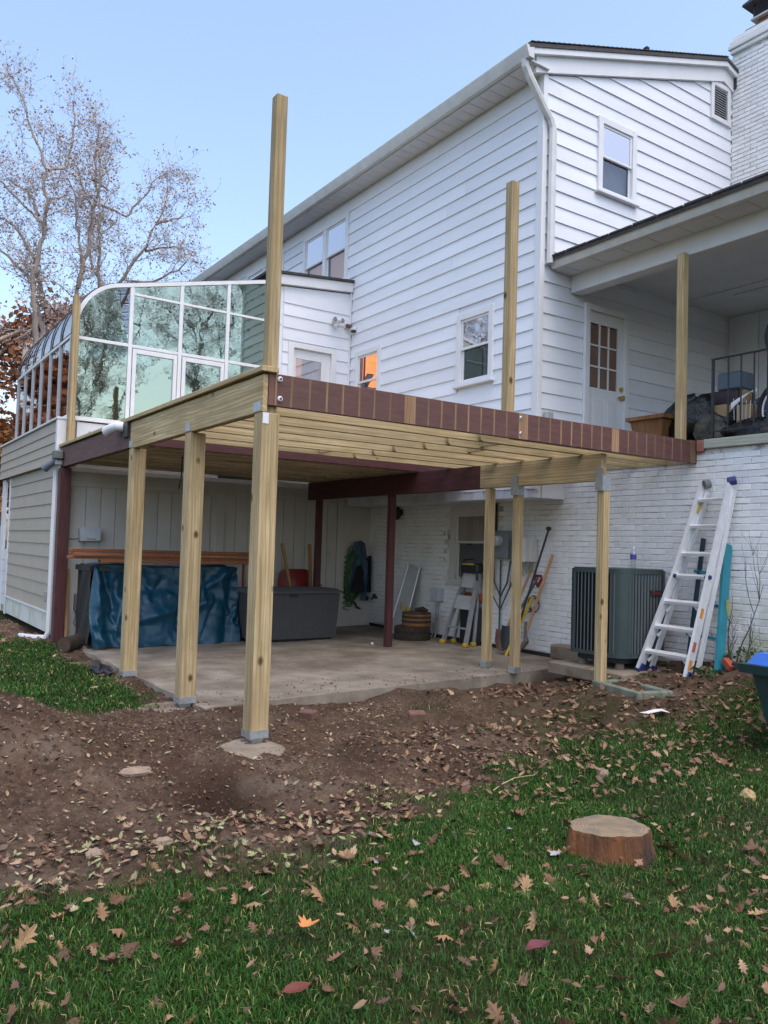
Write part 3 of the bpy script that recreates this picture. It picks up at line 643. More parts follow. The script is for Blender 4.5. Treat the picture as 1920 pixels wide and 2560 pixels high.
for i in range(4):
    a, c = ed[i] + .029, ed[i + 1] - .029
    bx('end_transom', framew, sun, XS - .045, XS + .006, a, c, 4.20, 4.245, b=.003)
    if i: bx('end_upper_transom', framew, sun, XS - .045, XS + .006, a, c, 4.965, 5.0, b=.003)
    lo = (3.12, 4.199)
    if i in (1, 2):
        mb = MB(); mb.cbox(XS - .04, XS + .016, a + .01, a + .065, 3.13, 4.185, .003); mb.cbox(XS - .04, XS + .016, c - .065, c - .01, 3.13, 4.185, .003); mb.cbox(XS - .04, XS + .015, a + .066, c - .066, 4.12, 4.185, .003); mb.build('sliding_sash', framew, sun)
    bx('end_pane', glasss, sun, XS - .022, XS - .014, a - .01, c + .01, lo[0], lo[1])
    if i == 0:
        q = [(a - .02, 4.246), (c + .01, 4.246)] + [(y_ + .03, z_ - .04) for y_, z_ in PR[::-1] if .12 < y_ < c]
        MB().prism(q, 'x', XS - .022, XS - .014).build('end_pane', glasss, sun)
    else:
        bx('end_pane', glasss, sun, XS - .022, XS - .014, a - .01, c + .01, 4.246, 4.964)
        MB().prism([(a - .01, 5.001), (c + .01, 5.001), (c + .01, zprof(c) - .045), (a - .01, zprof(a) - .045)], 'x', XS - .022, XS - .014).build('end_pane', glasss, sun)
bx('inner_floor', creamw, sun, -10.9, XS - .1, .2, 4.55, 2.62, 2.70); bx('inner_rear_wall', beige, sun, -10.9, XS - .1, 3.9, 3.95, 2.7, 5.2); bx('left_end_wall', beige, sun, -10.9, -10.8, .2, 4.5, 2.7, 4.9)
bx('sofa', PM('teal_sofa', (.05, .09, .10), .9), sun, -7.6, -6.7, .5, 2.3, 2.71, 3.35, b=.05)
# white sided link wall with door
lw = holed('x', XS - .12, XS - .006, 3.0, YW - .03, 2.42, 5.60, [(3.41, 4.30, 2.6, 4.71)]).build('link_wall', whites, sun)
siding(lw, 'x', XS, 3.31, YW - .03, list(np.arange(2.54, 5.4, .2)), .2, whites, [(3.41, 4.30, 2.6, 4.71)], sgn=1, lip=.02)
MB().prism([(3.30, 5.55), (YW - .03, 5.55), (YW - .03, 5.72), (3.30, 5.60)], 'x', XS - .01, XS + .004).build('rake_infill', whites, lw)
mb = MB(); mb.prism([(3.0, 5.59), (YW - .025, 5.745), (YW - .025, 5.90), (3.0, 5.745)], 'x', XS - .02, XS + .07); mb.build('rake_fascia', whitet, sun)
mb = MB(); mb.prism([(2.98, 5.75), (YW - .024, 5.905), (YW - .024, 5.945), (2.98, 5.79)], 'x', -10.6, XS + .10); mb.build('shed_roof', shingle, sun)
bx('inside_corner_trim', whitet, sun, XS + .001, XS + .035, YW - .05, YW - .024, 2.6, 5.74)
mb = MB()
for a in ((3.41, 3.505), (4.215, 4.30)): mb.cbox(XS - .02, XS + .05, a[0], a[1], 2.66, 4.71, .004)
mb.cbox(XS - .02, XS + .048, 3.506, 4.214, 4.625, 4.709, .004); sdr = mb.build('sunroom_door', whitet, sun)
mb = MB(); mb.box(XS - .045, XS - .01, 3.507, 3.57, 2.67, 4.62); mb.box(XS - .045, XS - .01, 4.05, 4.213, 2.67, 4.62); mb.box(XS - .045, XS - .011, 3.571, 4.049, 4.47, 4.62); mb.box(XS - .045, XS - .011, 3.571, 4.049, 2.67, 3.2); mb.build('door_leaf', whitet, sdr)
bx('door_pane', glassw, sdr, XS - .03, XS - .024, 3.57, 4.05, 3.2, 4.47)
bx('lit_patch', glow, sdr, XS - .62, XS - .42, 3.885, 3.895, 3.9, 4.62)
# flood light and camera on link wall
fl = thing('flood_light', 'white twin head security floodlight on the sunroom siding', 'light', (XS, 4.25, 5.15))
mb = MB(); mb.tube([(XS + .01, 4.25, 5.17), (XS + .045, 4.25, 5.17)], .05, 14); mb.build('base_plate', whitet, fl)
for dy in (-.055, .06):
    mb = MB(); mb.tube([(XS + .04, 4.25, 5.17), (XS + .08, 4.25 + dy, 5.19)], .014, 6); mb.tube([(XS + .07, 4.25 + dy, 5.19), (XS + .10, 4.25 + dy, 5.19), (XS + .17, 4.25 + dy * 1.2, 5.185)], [.025, .042, .048], 14); h_ = mb.build('lamp_head', whitet, fl)
    MB().tube([(XS + .171, 4.25 + dy * 1.2, 5.185), (XS + .175, 4.25 + dy * 1.2, 5.185)], .04, 14).build('lens', PM('lens_grey', (.2, .2, .22), .3), h_)
mb = MB(); mb.tube([(XS + .05, 4.25, 5.14), (XS + .09, 4.25, 5.08)], .03, 10); mb.build('motion_sensor', whitet, fl)
vh = thing('dryer_vent', 'small white louvred vent hood high on the sunroom siding', 'vent', (XS, 4.5, 5.16))
mb = MB(); mb.prism([(4.44, 5.11), (4.555, 5.11), (4.555, 5.25), (4.44, 5.25)], 'x', XS + .01, XS + .05); mb.build('hood', whitet, vh); bx('flap', PM('rust_flap', (.16, .06, .05), .7), vh, XS + .05, XS + .10, 4.455, 4.545, 5.12, 5.17)
vc = thing('camera_hood', 'tiny white soffit style camera on the rear siding corner', 'camera', (-6.2, YW, 5.06))
mb = MB(); mb.cbox(-6.27, -6.16, YW - .09, YW - .02, 5.06, 5.11, .01); mb.build('housing', whitet, vc); bx('lens', blackp, vc, -6.25, -6.18, YW - .085, YW - .03, 5.03, 5.059)

# ------------------------------------------------------------------ deck frame
deck = thing('unfinished_deck', 'unfinished raised deck of new pine posts, beams and joists with old oxblood boards', 'deck', (-3, 2.5, 0))
def post(x0, y0, w, z0, z1, mat, label=None):
    o = bx('post', mat, deck, x0, x0 + w, y0, y0 + w, z0, z1, b=.005)
    if label: o['label'] = label
    return o
def post_base(p, x0, y0, w, z):
    mb = MB(); t = .004
    mb.box(x0 - t, x0 + w + t, y0 - t - .001, y0 - .001, z + .03, z + .075); mb.box(x0 - .001 + w, x0 + w + t + .001, y0, y0 + w, z + .03, z + .085); mb.box(x0 - t, x0 + w + t, y0 - t, y0 + w + t, z + .026, z + .0295)
    mb.box(x0 + .03, x0 + w - .03, y0 + .03, y0 + w - .03, z - .03, z + .025); mb.build('post_base', galv, p)
for x0, z in ((-.14, .012), (-1.56, .010), (-3.20, .0)):
    p = post(x0, .0, .14, z + .03, 2.372, wood['z']); post_base(p, x0, .0, .14, z)
p = post(-.129, .045, .089, 2.374, 4.76, wood['z'], 'tall new post rising above the near deck corner')
post(-.129, 2.40, .089, 2.45, 4.775, wood['z'], 'new post standing on the oxblood rim against the siding')
post(-6.29, .042, .089, 2.40, 4.76, wood['z'], 'new post standing in front of the sunroom')
post(-.205, 5.0, .089, 2.66, 4.744, wood['z'], 'new post propping up the porch roof beam')
post(-6.335, -.028, .14, .02, 2.372, redp['z'], 'old oxblood post at the sunroom corner')
for x0 in (-.185, -1.40, -1.87):
    p = post(x0, 3.76, .089, .07 if x0 > -1 else .075, 2.148, wood['z']); z = .08
    mb = MB(); mb.box(x0 - .004, x0 + .093, 3.755, 3.759, z, z + .07); mb.box(x0 + .0895, x0 + .0935, 3.76, 3.849, z, z + .07); mb.build('post_base', galv, p)
    if x0 > -1.5:
        mb = MB(); mb.box(x0 - .004, x0 + .093, 3.733, 3.737, 2.05, 2.27); mb.box(x0 + .0895, x0 + .0935, 3.738, 3.849, 2.05, 2.20); mb.build('post_cap', galv, p)
for x0 in (-3.89, -5.91): post(x0, 3.76, .089, .06, 2.148, redp['z'], 'old oxblood post')
# front beam (two plies, new and old pieces), top plank, rear beam
for a, c in ((0, .038), (.039, .076)):
    if a == 0: bx('front_beam', wood['x'], deck, -3.17, -.001, a, c, 2.375, 2.648, b=.003)
    else: bx('front_beam', wood['x'], deck, -3.17, -.131, a, c, 2.378, 2.645, b=.003)
    o = bx('front_beam', redw, deck, -6.36, -3.172, a - .002, c - .003, 2.385, 2.645, b=.003); o['label'] = 'faded oxblood end of the front beam'
bx('top_plank', wood['x'], deck, -6.37, .035, -.03, .105, 2.662, 2.702, b=.004)
for a, c in ((3.752, 3.79), (3.792, 3.83)):
    bx('rear_beam', wood['x'], deck, -1.955, -.13, a, c, 2.152, 2.424, b=.003)
    o = bx('rear_beam', redp['x'], deck, -6.16, -1.957, a, c, 2.148, 2.422, b=.003)
for xb_ in (-.05, -1.45, -3.1):
    mb = MB(); mb.box(xb_ - .10, xb_ + .02, -.004, -.001, 2.385, 2.455); mb.build('tie_plate', galv, deck)
mb = MB(); mb.box(.001, .004, .004, .05, 2.29, 2.37); mb.build('corner_strap', PM('white_strap', (.7, .72, .74), .4), deck)
# rim board with the bare strips left by removed balusters
rim = bx('rim_board', rimm, deck, -.037, .0, .042, 4.995, 2.426, 2.662, b=.003); rim['label'] = 'oxblood rim board with bare wood stripes'
ys = [.10, .23, .38, .53, .67, .82, .96, 1.11, 1.49, 1.63, 1.78, 1.92, 2.06, 2.21, 2.36, 2.75, 2.90, 3.04, 3.18, 3.32, 3.46, 3.60, 3.99, 4.12, 4.27, 4.41, 4.55, 4.69, 4.84]
for y_ in ys: MB().add([(.0, y_ + a + random.uniform(-.003, .003), z_) for z_, a in ((2.43, -.008), (2.43, .008), (2.655, .009), (2.655, -.008))] + [(.0012, y_ + a + random.uniform(-.003, .003), z_) for z_, a in ((2.432, -.007), (2.432, .007), (2.653, .007), (2.653, -.007))], [(4, 5, 6, 7), (0, 1, 5, 4), (1, 2, 6, 5), (2, 3, 7, 6), (3, 0, 4, 7)]).build('bare_strip', barew, rim)
for a, c in ((1.25, 1.36), (2.505, 2.615), (3.745, 3.85)): bx('bare_strip', barew, rim, .0, .0013, a, c, 2.43, 2.656)
bx('bare_strip', PM('half_stripped_wood', (.16, .075, .05), .8, .3, 6, .3), rim, .0, .0011, .045, .085, 2.43, 2.655)
wash = PM('white_washer', (.72, .74, .74), .4, .08); bolt = PM('bolt_steel', (.12, .13, .14), .4, .2, metal=.8)
for y_, z_, r_ in ((.13, 2.625, .021), (.135, 2.482, .021), (2.525, 2.62, .014), (2.527, 2.482, .014)):
    w_ = MB().tube([(.001, y_, z_), (.006, y_, z_), (.012, y_, z_)], [r_, r_, r_ * .75], 18).build('washer', wash, rim); MB().tube([(.012, y_, z_), (.022, y_, z_)], r_ * .42, 6).build('bolt_head', bolt, rim)
bx('rim_end_block', WOOD('old_brown_block', (.12, .07, .04), (.22, .14, .08), 'z', .3), deck, -.036, .002, 4.998, 5.106, 2.422, 2.668, b=.004)
# joists
k = 0; x = -.43
while x > -3.0:
    bx('joist', woodj, deck, x - .019, x + .019, .078, 3.95, 2.432 + random.uniform(0, .003), 2.64, b=.003)
    mb = MB(); yb_ = 2.36 + random.uniform(-.05, .05); xo = x + .041
    mb.prism([(yb_ + .03, 2.432), (yb_ + .008, 2.445), (yb_, 2.47), (yb_, 2.64), (YB - .02, 2.64), (YB - .02, 2.432)], 'x', xo - .019, xo + .019); mb.build('joist', woodj, deck)
    x -= .43
bx('joist', woodj, deck, -.078, -.040, .14, 3.95, 2.434, 2.64, b=.003); bx('joist', woodj, deck, -.12, -.082, 2.50, YB - .02, 2.434, 2.64, b=.003)
bx('joist', redp['y'], deck, -3.215, -3.175, .08, YB - .03, 2.425, 2.64, b=.003)['label'] = 'old dark oxblood joist'
x = -3.55
while x > -6.3:
    bx('joist', oldj, deck, x - .019, x + .019, .078, 4.0, 2.436, 2.64, b=.003); bx('joist', oldj, deck, x + .022, x + .060, 3.5, YB - .02, 2.436, 2.64, b=.003); x -= .33
for x_, y_ in ((-1.1, 2.95), (-2.35, 1.9), (-.65, 2.75)): bx('blocking', woodj, deck, x_ - .17, x_ + .17, y_, y_ + .038, 2.45, 2.63)
bx('ledger', woodj, deck, -6.3, -.1, YB - .018, YB - .012 + .004, 2.43, 2.63)

for k in range(33): bx('shade_board', oldj if k % 9 else redw, deck, -6.31, -3.20, .125 + k * .149, .125 + k * .149 + .142, 2.646, 2.670 + random.uniform(-.002, .002))  # unseen boards added over the old joists to darken the space below

# footings
for i, (x, y_, rx, ry, z) in enumerate(((.02, -.02, .34, .30, .004), (-1.55, -.08, .36, .27, .0), (-3.2, -.02, .38, .26, -.006))):
    mb = MB(); n_ = 28; rr = [1 + .12 * math.sin(3 * t + i) + random.uniform(-.05, .05) for t in np.linspace(0, 2 * PI, n_, endpoint=False)]
    v = [(x, y_, z)] + [(x + rx * s_ * r_ * math.cos(2 * PI * q / n_), y_ + ry * s_ * r_ * math.sin(2 * PI * q / n_), zz) for s_, zz in ((.6, z), (1.0, z - .03), (1.03, z - .25)) for q, r_ in enumerate(rr)]
    f = [(0, 1 + q, 1 + (q + 1) % n_) for q in range(n_)] + [(1 + g_ * n_ + q, 1 + (g_ + 1) * n_ + q, 1 + (g_ + 1) * n_ + (q + 1) % n_, 1 + g_ * n_ + (q + 1) % n_) for g_ in (0, 1) for q in range(n_)]
    tag(mb.add(v, f).build('concrete_footing', footc), ['round concrete footing under the nearest corner post', 'concrete footing under the middle front post beside the slab', 'concrete footing under the front post nearest the sunroom'][i], 'footing', 'footings of the front posts')
tag(MB().cbox(-.26, -.02, 3.70, 3.92, -.05, .085, .02).build('concrete_footing', footc), 'square concrete footing under the outermost rear post', 'footing')

# ------------------------------------------------------------------ things on the patio
def at(x, y): return slabz(x, y)
# blue tarpaulin over a stack: draped sheet
def drape(name, mat, rows_, parent):
    nu, nv = len(rows_[0]), len(rows_); v = [p for r in rows_ for p in r]
    f = [(j * nu + i, j * nu + i + 1, (j + 1) * nu + i + 1, (j + 1) * nu + i) for j in range(nv - 1) for i in range(nu - 1)]
    return MB().add(v, f).build(name, mat, parent, smooth=True)
m, nt, n, l, b = nodes('blue_tarpaulin'); v = coords(nt); c = ramp(nt, noise(nt, v, 3, 5), [(.3, (.003, .052, .095)), (.7, (.004, .060, .11))])
l.new(c, b.inputs['Base Color']); b.inputs['Roughness'].default_value = .36; bump(nt, noise(nt, v, 26, 6, .7, 1.5), b, .35, .008); tarpm = m
tp = thing('tarp_covered_pile', 'blue tarpaulin draped over a stack below the loose lumber', 'tarp', (-5.5, 1.25, .05))
TF = [(random.uniform(0, 1), random.uniform(.25, .9), 0, 0, 0, 0) for _ in range(0)]
for _ in range(34):
    a_, s0_, t0_ = random.uniform(-.9, .9) + (.8 if random.random() < .5 else -.8), random.uniform(0, 1), random.uniform(.28, 1.0); ln_ = random.uniform(.08, .4); TF.append((s0_, t0_, s0_ + ln_ * math.cos(a_) * .6, t0_ + ln_ * math.sin(a_), random.choice((-1, 1)) * random.uniform(.006, .022), random.uniform(.018, .05)))
TF += [(.05, .26, .16, .62, -.05, .06), (.03, .3, .08, 1.0, .035, .05), (.95, .27, .70, .52, .03, .05), (.97, .3, .88, 1.0, -.04, .07), (.2, .5, .75, .42, -.02, .06), (.3, .75, .8, .6, .02, .05)]
rws = []
for j in range(70):
    t = j / 69; row = []
    for i in range(110):
        s_ = i / 109; y_ = .22 + s_ * 2.0
        if t < .25: xx = -5.95 + t / .25 * .62; zz = 1.09 + .02 * math.sin(9 * s_)
        else:
            q = (t - .25) / .75; xx = -5.33 + .20 * q ** 1.3; zz = 1.09 - 1.045 * q
        w_ = .05 * math.sin(14 * s_ + 3 * t) * t + .045 * math.sin(23 * s_ - 5 * t + 1) * t * t
        fold = .11 * (fbm(np.array([s_ * 6]), np.array([t * 3.0 + 5]), 4)[0] - .45) + .07 * (fbm(np.array([s_ * 4 + t * 6]), np.array([t * 9 - s_ * 7]), 4)[0] - .45)
        fold *= .4
        for (s0, t0, s1, t1_, am, wd) in TF:
            vx, vy = s1 - s0, (t1_ - t0); q_ = max(0, min(1, ((s_ - s0) * vx + (t - t0) * vy) / (vx * vx + vy * vy))); dd_ = math.hypot((s_ - s0 - q_ * vx) * 1.9, t - t0 - q_ * vy); fold += am * math.exp(-(dd_ / wd) ** 2)
        sag = -.10 * math.exp(-((s_ - .25) / .12) ** 2) * math.exp(-((t - .4) / .12) ** 2)
        row.append((xx + w_ * .6 + fold * 2 + sag, y_ + .04 * math.sin(5 * t + 1) * (1 if s_ < .2 else 0), zz + fold * .4 * t + .012 * math.sin(17 * s_) * t + .03 * t * max(0, s_ - .8) * 4 - (.02 * (s_ > .9))))
    rws.append(row)
drape('tarpaulin', tarpm, rws, tp)
rws = [[(-5.95 + .62 * i / 9 + (.09 * j / 14) * (i / 9), .225 - .02 * j / 14 + .02 * math.sin(i + j * .6), 1.09 - 1.02 * j / 14) for i in range(10)] for j in range(15)]
drape('gap_shade_side', blackp, rws, tp)  # black sheet stands in for the shaded gap and clutter beside the pile
bx('stacked_boxes', PM('dark_crates', (.03, .022, .018), .8, .3), tp, -6.15, -5.45, .25, 2.15, .05, 1.0)
bx('gap_shade_slab', blackp, tp, -6.1, -5.36, .20, 2.2, 1.005, 1.075)  # black slab stands in for the shaded gap under the lumber
# loose lumber
cedar = WOOD('cedar_board', (.26, .085, .035), (.46, .20, .09), 'y', 0, .7, .15)
for i, (x, y0, y1, z) in enumerate(((-5.31, -.05, 2.5, 1.256), (-5.27, -.03, 2.46, 1.212), (-5.33, -.08, 2.48, 1.168), (-5.28, .30, 2.5, 1.124), (-5.49, -.02, 2.5, 1.256), (-5.50, -.02, 2.45, 1.212))):
    tag(bx('cedar_board', cedar, None, x - .07, x + .07, y0, y1, z, z + .036, b=.004), ['topmost front reddish board on the blue tarpaulin', 'second front reddish board down on the tarpaulin stack', 'third front reddish board, longest toward the sunroom corner', 'lowest short reddish board resting right on the tarpaulin', 'topmost rear reddish board behind the front boards', 'second rear reddish board behind the front boards'][i], 'board', 'reddish boards on the tarpaulin')
# red metal rack leg beside tarp
tag(MB().tube([(-5.45, 2.36, .08), (-5.45, 2.36, 1.12)], .02, 8).build('rack_leg', PM('red_paint', (.25, .01, .012), .5)), 'red steel upright at the right end of the tarpaulin', 'rack')
# deck box
db = thing('deck_storage_box', 'dark grey resin deck storage box with hinged lid', 'storage box', (-5.2, 2.95, .07))
z0 = .06
mb = MB(); mb.add([(-5.68, 2.27, z0 + .04), (-4.87, 2.27, z0 + .04), (-4.87, 3.58, z0 + .04), (-5.68, 3.58, z0 + .04), (-5.72, 2.23, .735), (-4.84, 2.23, .735), (-4.84, 3.62, .735), (-5.72, 3.62, .735)], [(3, 2, 1, 0), (4, 5, 6, 7), (0, 1, 5, 4), (1, 2, 6, 5), (2, 3, 7, 6), (3, 0, 4, 7)]); mb.build('box_body', greyb, db)
lid = PM('grey_lid', (.10, .105, .11), .55, .15, 8, .2, 60)
mb = MB(); mb.prism([(-5.75, .742), (-4.81, .742), (-4.80, .765), (-5.0, .80), (-5.5, .80), (-5.76, .77)], 'y', 2.20, 3.65); mb.build('lid', lid, db)
bx('latch', blackp, db, -4.842, -4.825, 2.80, 2.93, .69, .739); bx('box_foot', blackp, db, -5.6, -4.93, 2.32, 3.53, z0, z0 + .039)
# wheelbarrow leaning upside on the wall
wb = thing('wheelbarrow', 'red wheelbarrow tipped up against the panelled wall behind the grey box', 'wheelbarrow', (-6.1, 3.6, .08))
redpaint = PM('red_barrow_paint', (.20, .012, .014), .45, .3, 6, .2)
rws = []
for j in range(9):
    t = j / 8; row = []
    for i in range(15):
        s_ = i / 14 * 2 - 1; e = (1 - abs(s_) ** 5 * .18 * (1 if t > .6 else .5)); row.append((-6.28 + .16 * (1 - s_ * s_) * math.sin(PI * (.15 + .7 * t)) + .05 * t * 0, 3.63 + s_ * (.23 + .075 * math.sin(PI * min(1, .3 + t * .5))), .40 + .64 * t * (1 - .10 * abs(s_) ** 6)))
    rws.append(row)
drape('tray', redpaint, rws, wb)
hw = WOOD('handle_wood', (.36, .20, .09), (.52, .32, .16), 'z', 0)
for y0, y1 in ((3.50, 3.365), (3.80, 3.86)): MB().bar((-6.02, y0, .42), (-6.24, y1, 1.44), .04, .045, up=(1, 0, 0)).build('handle', hw, wb)
MB().tube([(-6.02, 3.60 + .0, .40), (-6.02, 3.70, .40)], [.19, .19], 18).build('wheel', blackp, wb); mb = MB(); mb.tube([(-6.05, 3.86, .80), (-6.0, 3.98, .79)], .012); mb.build('leg_brace', redpaint, wb)
# hose and jacket on the wall
gh = thing('garden_hose', 'coiled green hose hanging on the wall behind the jacket', 'hose', (XS, 4.75, .9))
hosem = PM('green_hose', (.022, .10, .028), .5, .3, 5, 0)
mb = MB()
for k in range(7):
    pts = []
    for t in np.linspace(0, 2 * PI, 26): pts.append((XS + .06 + .015 * k, 4.71 + .01 * k + (.11 + .008 * k) * math.cos(t) + .02 * math.sin(3 * t + k), .92 + (.50 - .035 * k) * math.sin(t) + .015 * math.cos(5 * t + k)))
    mb.tube(pts, .010, 6)
pts = [(XS + .07 + .05 * math.cos(t * 1.0), 4.63 + .05 * math.sin(t), 1.30 - t * .0135) for t in np.linspace(0, 70, 240)]; mb.tube(pts, .007, 5); mb.build('coil', hosem, gh, smooth=True)
MB().tube([(XS + .05, 4.80, .50), (XS + .07, 4.85, .40), (XS + .07, 4.92, .38)], [.018, .022, .014], 8).build('nozzle', blackp, gh)
jk = thing('jacket', 'blue and black jacket hanging on the wall by the corner', 'jacket', (XS, 4.85, 1.0))
blu = PM('faded_blue_cloth', (.055, .10, .16), .9, .3, 8, .4, 60); blk = PM('black_cloth', (.008, .009, .012), .9, .3, 8, .4)
def cloth(yc, z1, z0, w1, w0, x, amp, ph, lean=0):
    rws = []
    for j in range(16):
        t = j / 15; w_ = w1 + (w0 - w1) * t; rws.append([(x + .05 * math.sin(PI * i / 17) + amp * math.sin(i * 1.1 + ph + t * 2), yc + lean * t + (i / 17 - .5) * w_, z1 + (z0 - z1) * t - .04 * abs(i / 17 - .5) * (1 - t)) for i in range(18)])
    return rws
drape('jacket_body', blu, cloth(4.86, 1.50, .72, .20, .40, XS + .10, .02, 0), jk); drape('jacket_lining', blk, cloth(4.80, 1.12, .66, .10, .38, XS + .165, .015, 1, .04), jk)
drape('sleeve', blu, cloth(4.93, 1.20, .52, .12, .13, XS + .14, .012, 2), jk); drape('cuff', blk, cloth(4.96, .60, .53, .13, .12, XS + .15, .01, 2), jk); drape('far_sleeve', blk, cloth(5.04, 1.28, .66, .08, .12, XS + .10, .012, 3), jk); drape('collar', blu, cloth(4.80, 1.53, 1.36, .16, .24, XS + .15, .02, 4), jk)
# spigot and wall lamp
tag(MB().tube([(-6.1, YB - .01, .58), (-6.1, YB - .10, .58), (-6.1, YB - .13, .54)], [.018, .02, .014], 8).tube([(-6.1, YB - .07, .6), (-6.1, YB - .07, .64)], .03, 8).build('spigot', blackp), 'dark hose spigot low on the brick near the corner', 'spigot')
wlp = thing('wall_lantern', 'dark round porch lantern on the brick under the overhang', 'lamp', (-5.46, YB, 2.0))
MB().tube([(-5.46, YB - .012, 2.0), (-5.46, YB - .04, 2.0)], .055, 12).build('back_plate', blackp, wlp); mb = MB(); mb.lathe([(.03, -.12), (.06, -.08), (.065, .03), (.03, .09), (.005, .10)], -5.46, YB - .10, 12, 2.0); mb.build('lantern', blackp, wlp)
# utility boxes on the panelled wall
grbox = PM('light_grey_enclosure', (.46, .49, .54), .5, .08)
ub = thing('utility_enclosure', 'pale grey utility enclosure with a cable on the panelled wall', 'utility box', (XS, .41, 1.5))
mb = MB(); mb.prism([(.285, 1.385), (.55, 1.40), (.555, 1.56), (.52, 1.585), (.30, 1.585), (.275, 1.55)], 'x', XS + .005, XS + .13); mb.build('enclosure', grbox, ub); bx('name_plate', PM('dark_plate', (.18, .2, .24), .5), ub, XS + .1305, XS + .133, .37, .49, 1.41, 1.425); MB().tube([(XS + .05, .28, 1.42), (XS + .05, .2, 1.41), (XS + .03, .15, 1.42)], .006, 5).build('cable', blackp, ub)
dp = thing('disconnect_box', 'dark grey electrical box low on the panelled wall behind the oxblood post', 'utility box', (XS, .35, .5))
dgr = PM('dark_grey_box', (.13, .14, .14), .6, .2)
mb = MB(); mb.cbox(XS + .02, XS + .12, .255, .46, .43, .66, .01); mb.build('enclosure', dgr, dp); bx('knockouts', blackp, dp, XS + .03, XS + .08, .28, .42, .395, .429); MB().tube([(XS + .04, .30, .40), (XS + .06, .26, .25), (XS + .05, .33, .17), (XS + .04, .40, .22), (XS + .04, .38, .3)], .007, 6).build('cable', dgr, dp)
tag(MB().bar((XS + .16, .14, .06), (XS + .05, .155, 1.0), .04, .02, up=(1, 0, 0)).build('wood_stake', hw), 'thin wooden stake leaning by the oxblood corner post', 'stake')
bark = PM('log_bark', (.040, .030, .021), .95, .4, 12, .9, 40, bdist=.015); cutw = PM('cut_log_face', (.075, .045, .028), .85, .25, 14, .4)
def log(name, p, q, r, label, cat, face=True):
    t = thing(name, label, cat, [(a + c) / 2 for a, c in zip(p, q)])
    pts = [Vector(p).lerp(Vector(q), k / 6) for k in range(7)]; MB().tube(pts, [r * random.uniform(.94, 1.05) for _ in pts], 22).build('bark', bark, t)
    d = (Vector(q) - Vector(p)).normalized()
    for e, s_ in ((Vector(p), -1), (Vector(q), 1)): MB().tube([e + d * s_ * .001, e + d * s_ * .006], [r * .93, r * .90], 22).build('cut_face', cutw, t)
    return t
log('firewood_log', (-5.22, -.10, .10), (-5.42, .12, .12), .095, 'short dark log lying at the corner of the slab by the oxblood post', 'log')
# stacked stump rounds
zb = at(-4.35, 4.65)
t = log('stump_round', (-4.40, 4.62, zb), (-4.40, 4.62, zb + .19), .27, 'wide dark log round at the bottom of the stack by the brick', 'log round')
t = log('stump_round', (-4.36, 4.66, zb + .20), (-4.36, 4.66, zb + .40), .215, 'smaller log round on top with bark peeled to orange wood', 'log round')
MB().tube([(-4.36, 4.66, zb + .21), (-4.36, 4.66, zb + .38)], [.2165, .2165], 22, cap=False).build('peeled_patch', PM('peeled_wood', (.20, .09, .035), .85, .5, 9, .5, stretch=(1, 1, .3)), t)
tag(MB().tube([(-4.38, 4.67, zb + .41), (-4.30, 4.73, zb + .45), (-4.22, 4.75, zb + .43)], [.05, .04, .02], 8).build('wood_chunk', bark), 'small chunk of bark lying on the upper log round', 'bark')
# panel leaning on the brick
pn = thing('leaning_panel', 'pale flat panel with metal edge leaning on the brick behind the log rounds', 'panel', (-5.0, 4.95, .1))
mb = MB(); mb.add([(-5.22, 4.78, .09), (-4.86, 4.80, .09), (-4.84, 5.07, 1.13), (-5.14, 5.07, 1.17), (-5.22, 4.765, .09), (-4.86, 4.785, .09), (-4.84, 5.055, 1.13), (-5.14, 5.055, 1.17)], [(3, 2, 1, 0), (4, 5, 6, 7), (0, 1, 5, 4), (1, 2, 6, 5), (2, 3, 7, 6), (3, 0, 4, 7)]); mb.build('board', PM('pale_board', (.45, .46, .46), .6, .08), pn)
mb = MB(); mb.tube([(-5.22, 4.76, .1), (-5.14, 5.05, 1.17), (-4.84, 5.05, 1.13), (-4.86, 4.78, .1)], .009, 6); mb.build('edge_tube', alu, pn)
yel = PM('yellow_plastic', (.55, .36, .02), .5); bx('yellow_clip', yel, pn, -4.89, -4.83, 4.83, 4.875, .42, .52); bx('yellow_label', yel, pn, -5.06, -5.03, 4.855, 4.862, .46, .58)
# junction box
jb = thing('junction_box', 'grey junction box with conduits on the brick beside the step ladder', 'junction box', (-4.4, YB, .73)); bx('box', grbox, jb, -4.50, -4.30, YB - .11, YB - .012, .64, .83, b=.008); mb = MB()
for dx in (0, .04): mb.tube([(-4.42 + dx, YB - .05, .64), (-4.42 + dx, YB - .05, .40), (-4.44 + dx * 1.6, YB - .06, .2), (-4.46 + dx * 2, YB - .10, .1)], .011, 6)
mb.build('conduit', PM('pale_conduit', (.4, .4, .4), .6), jb)
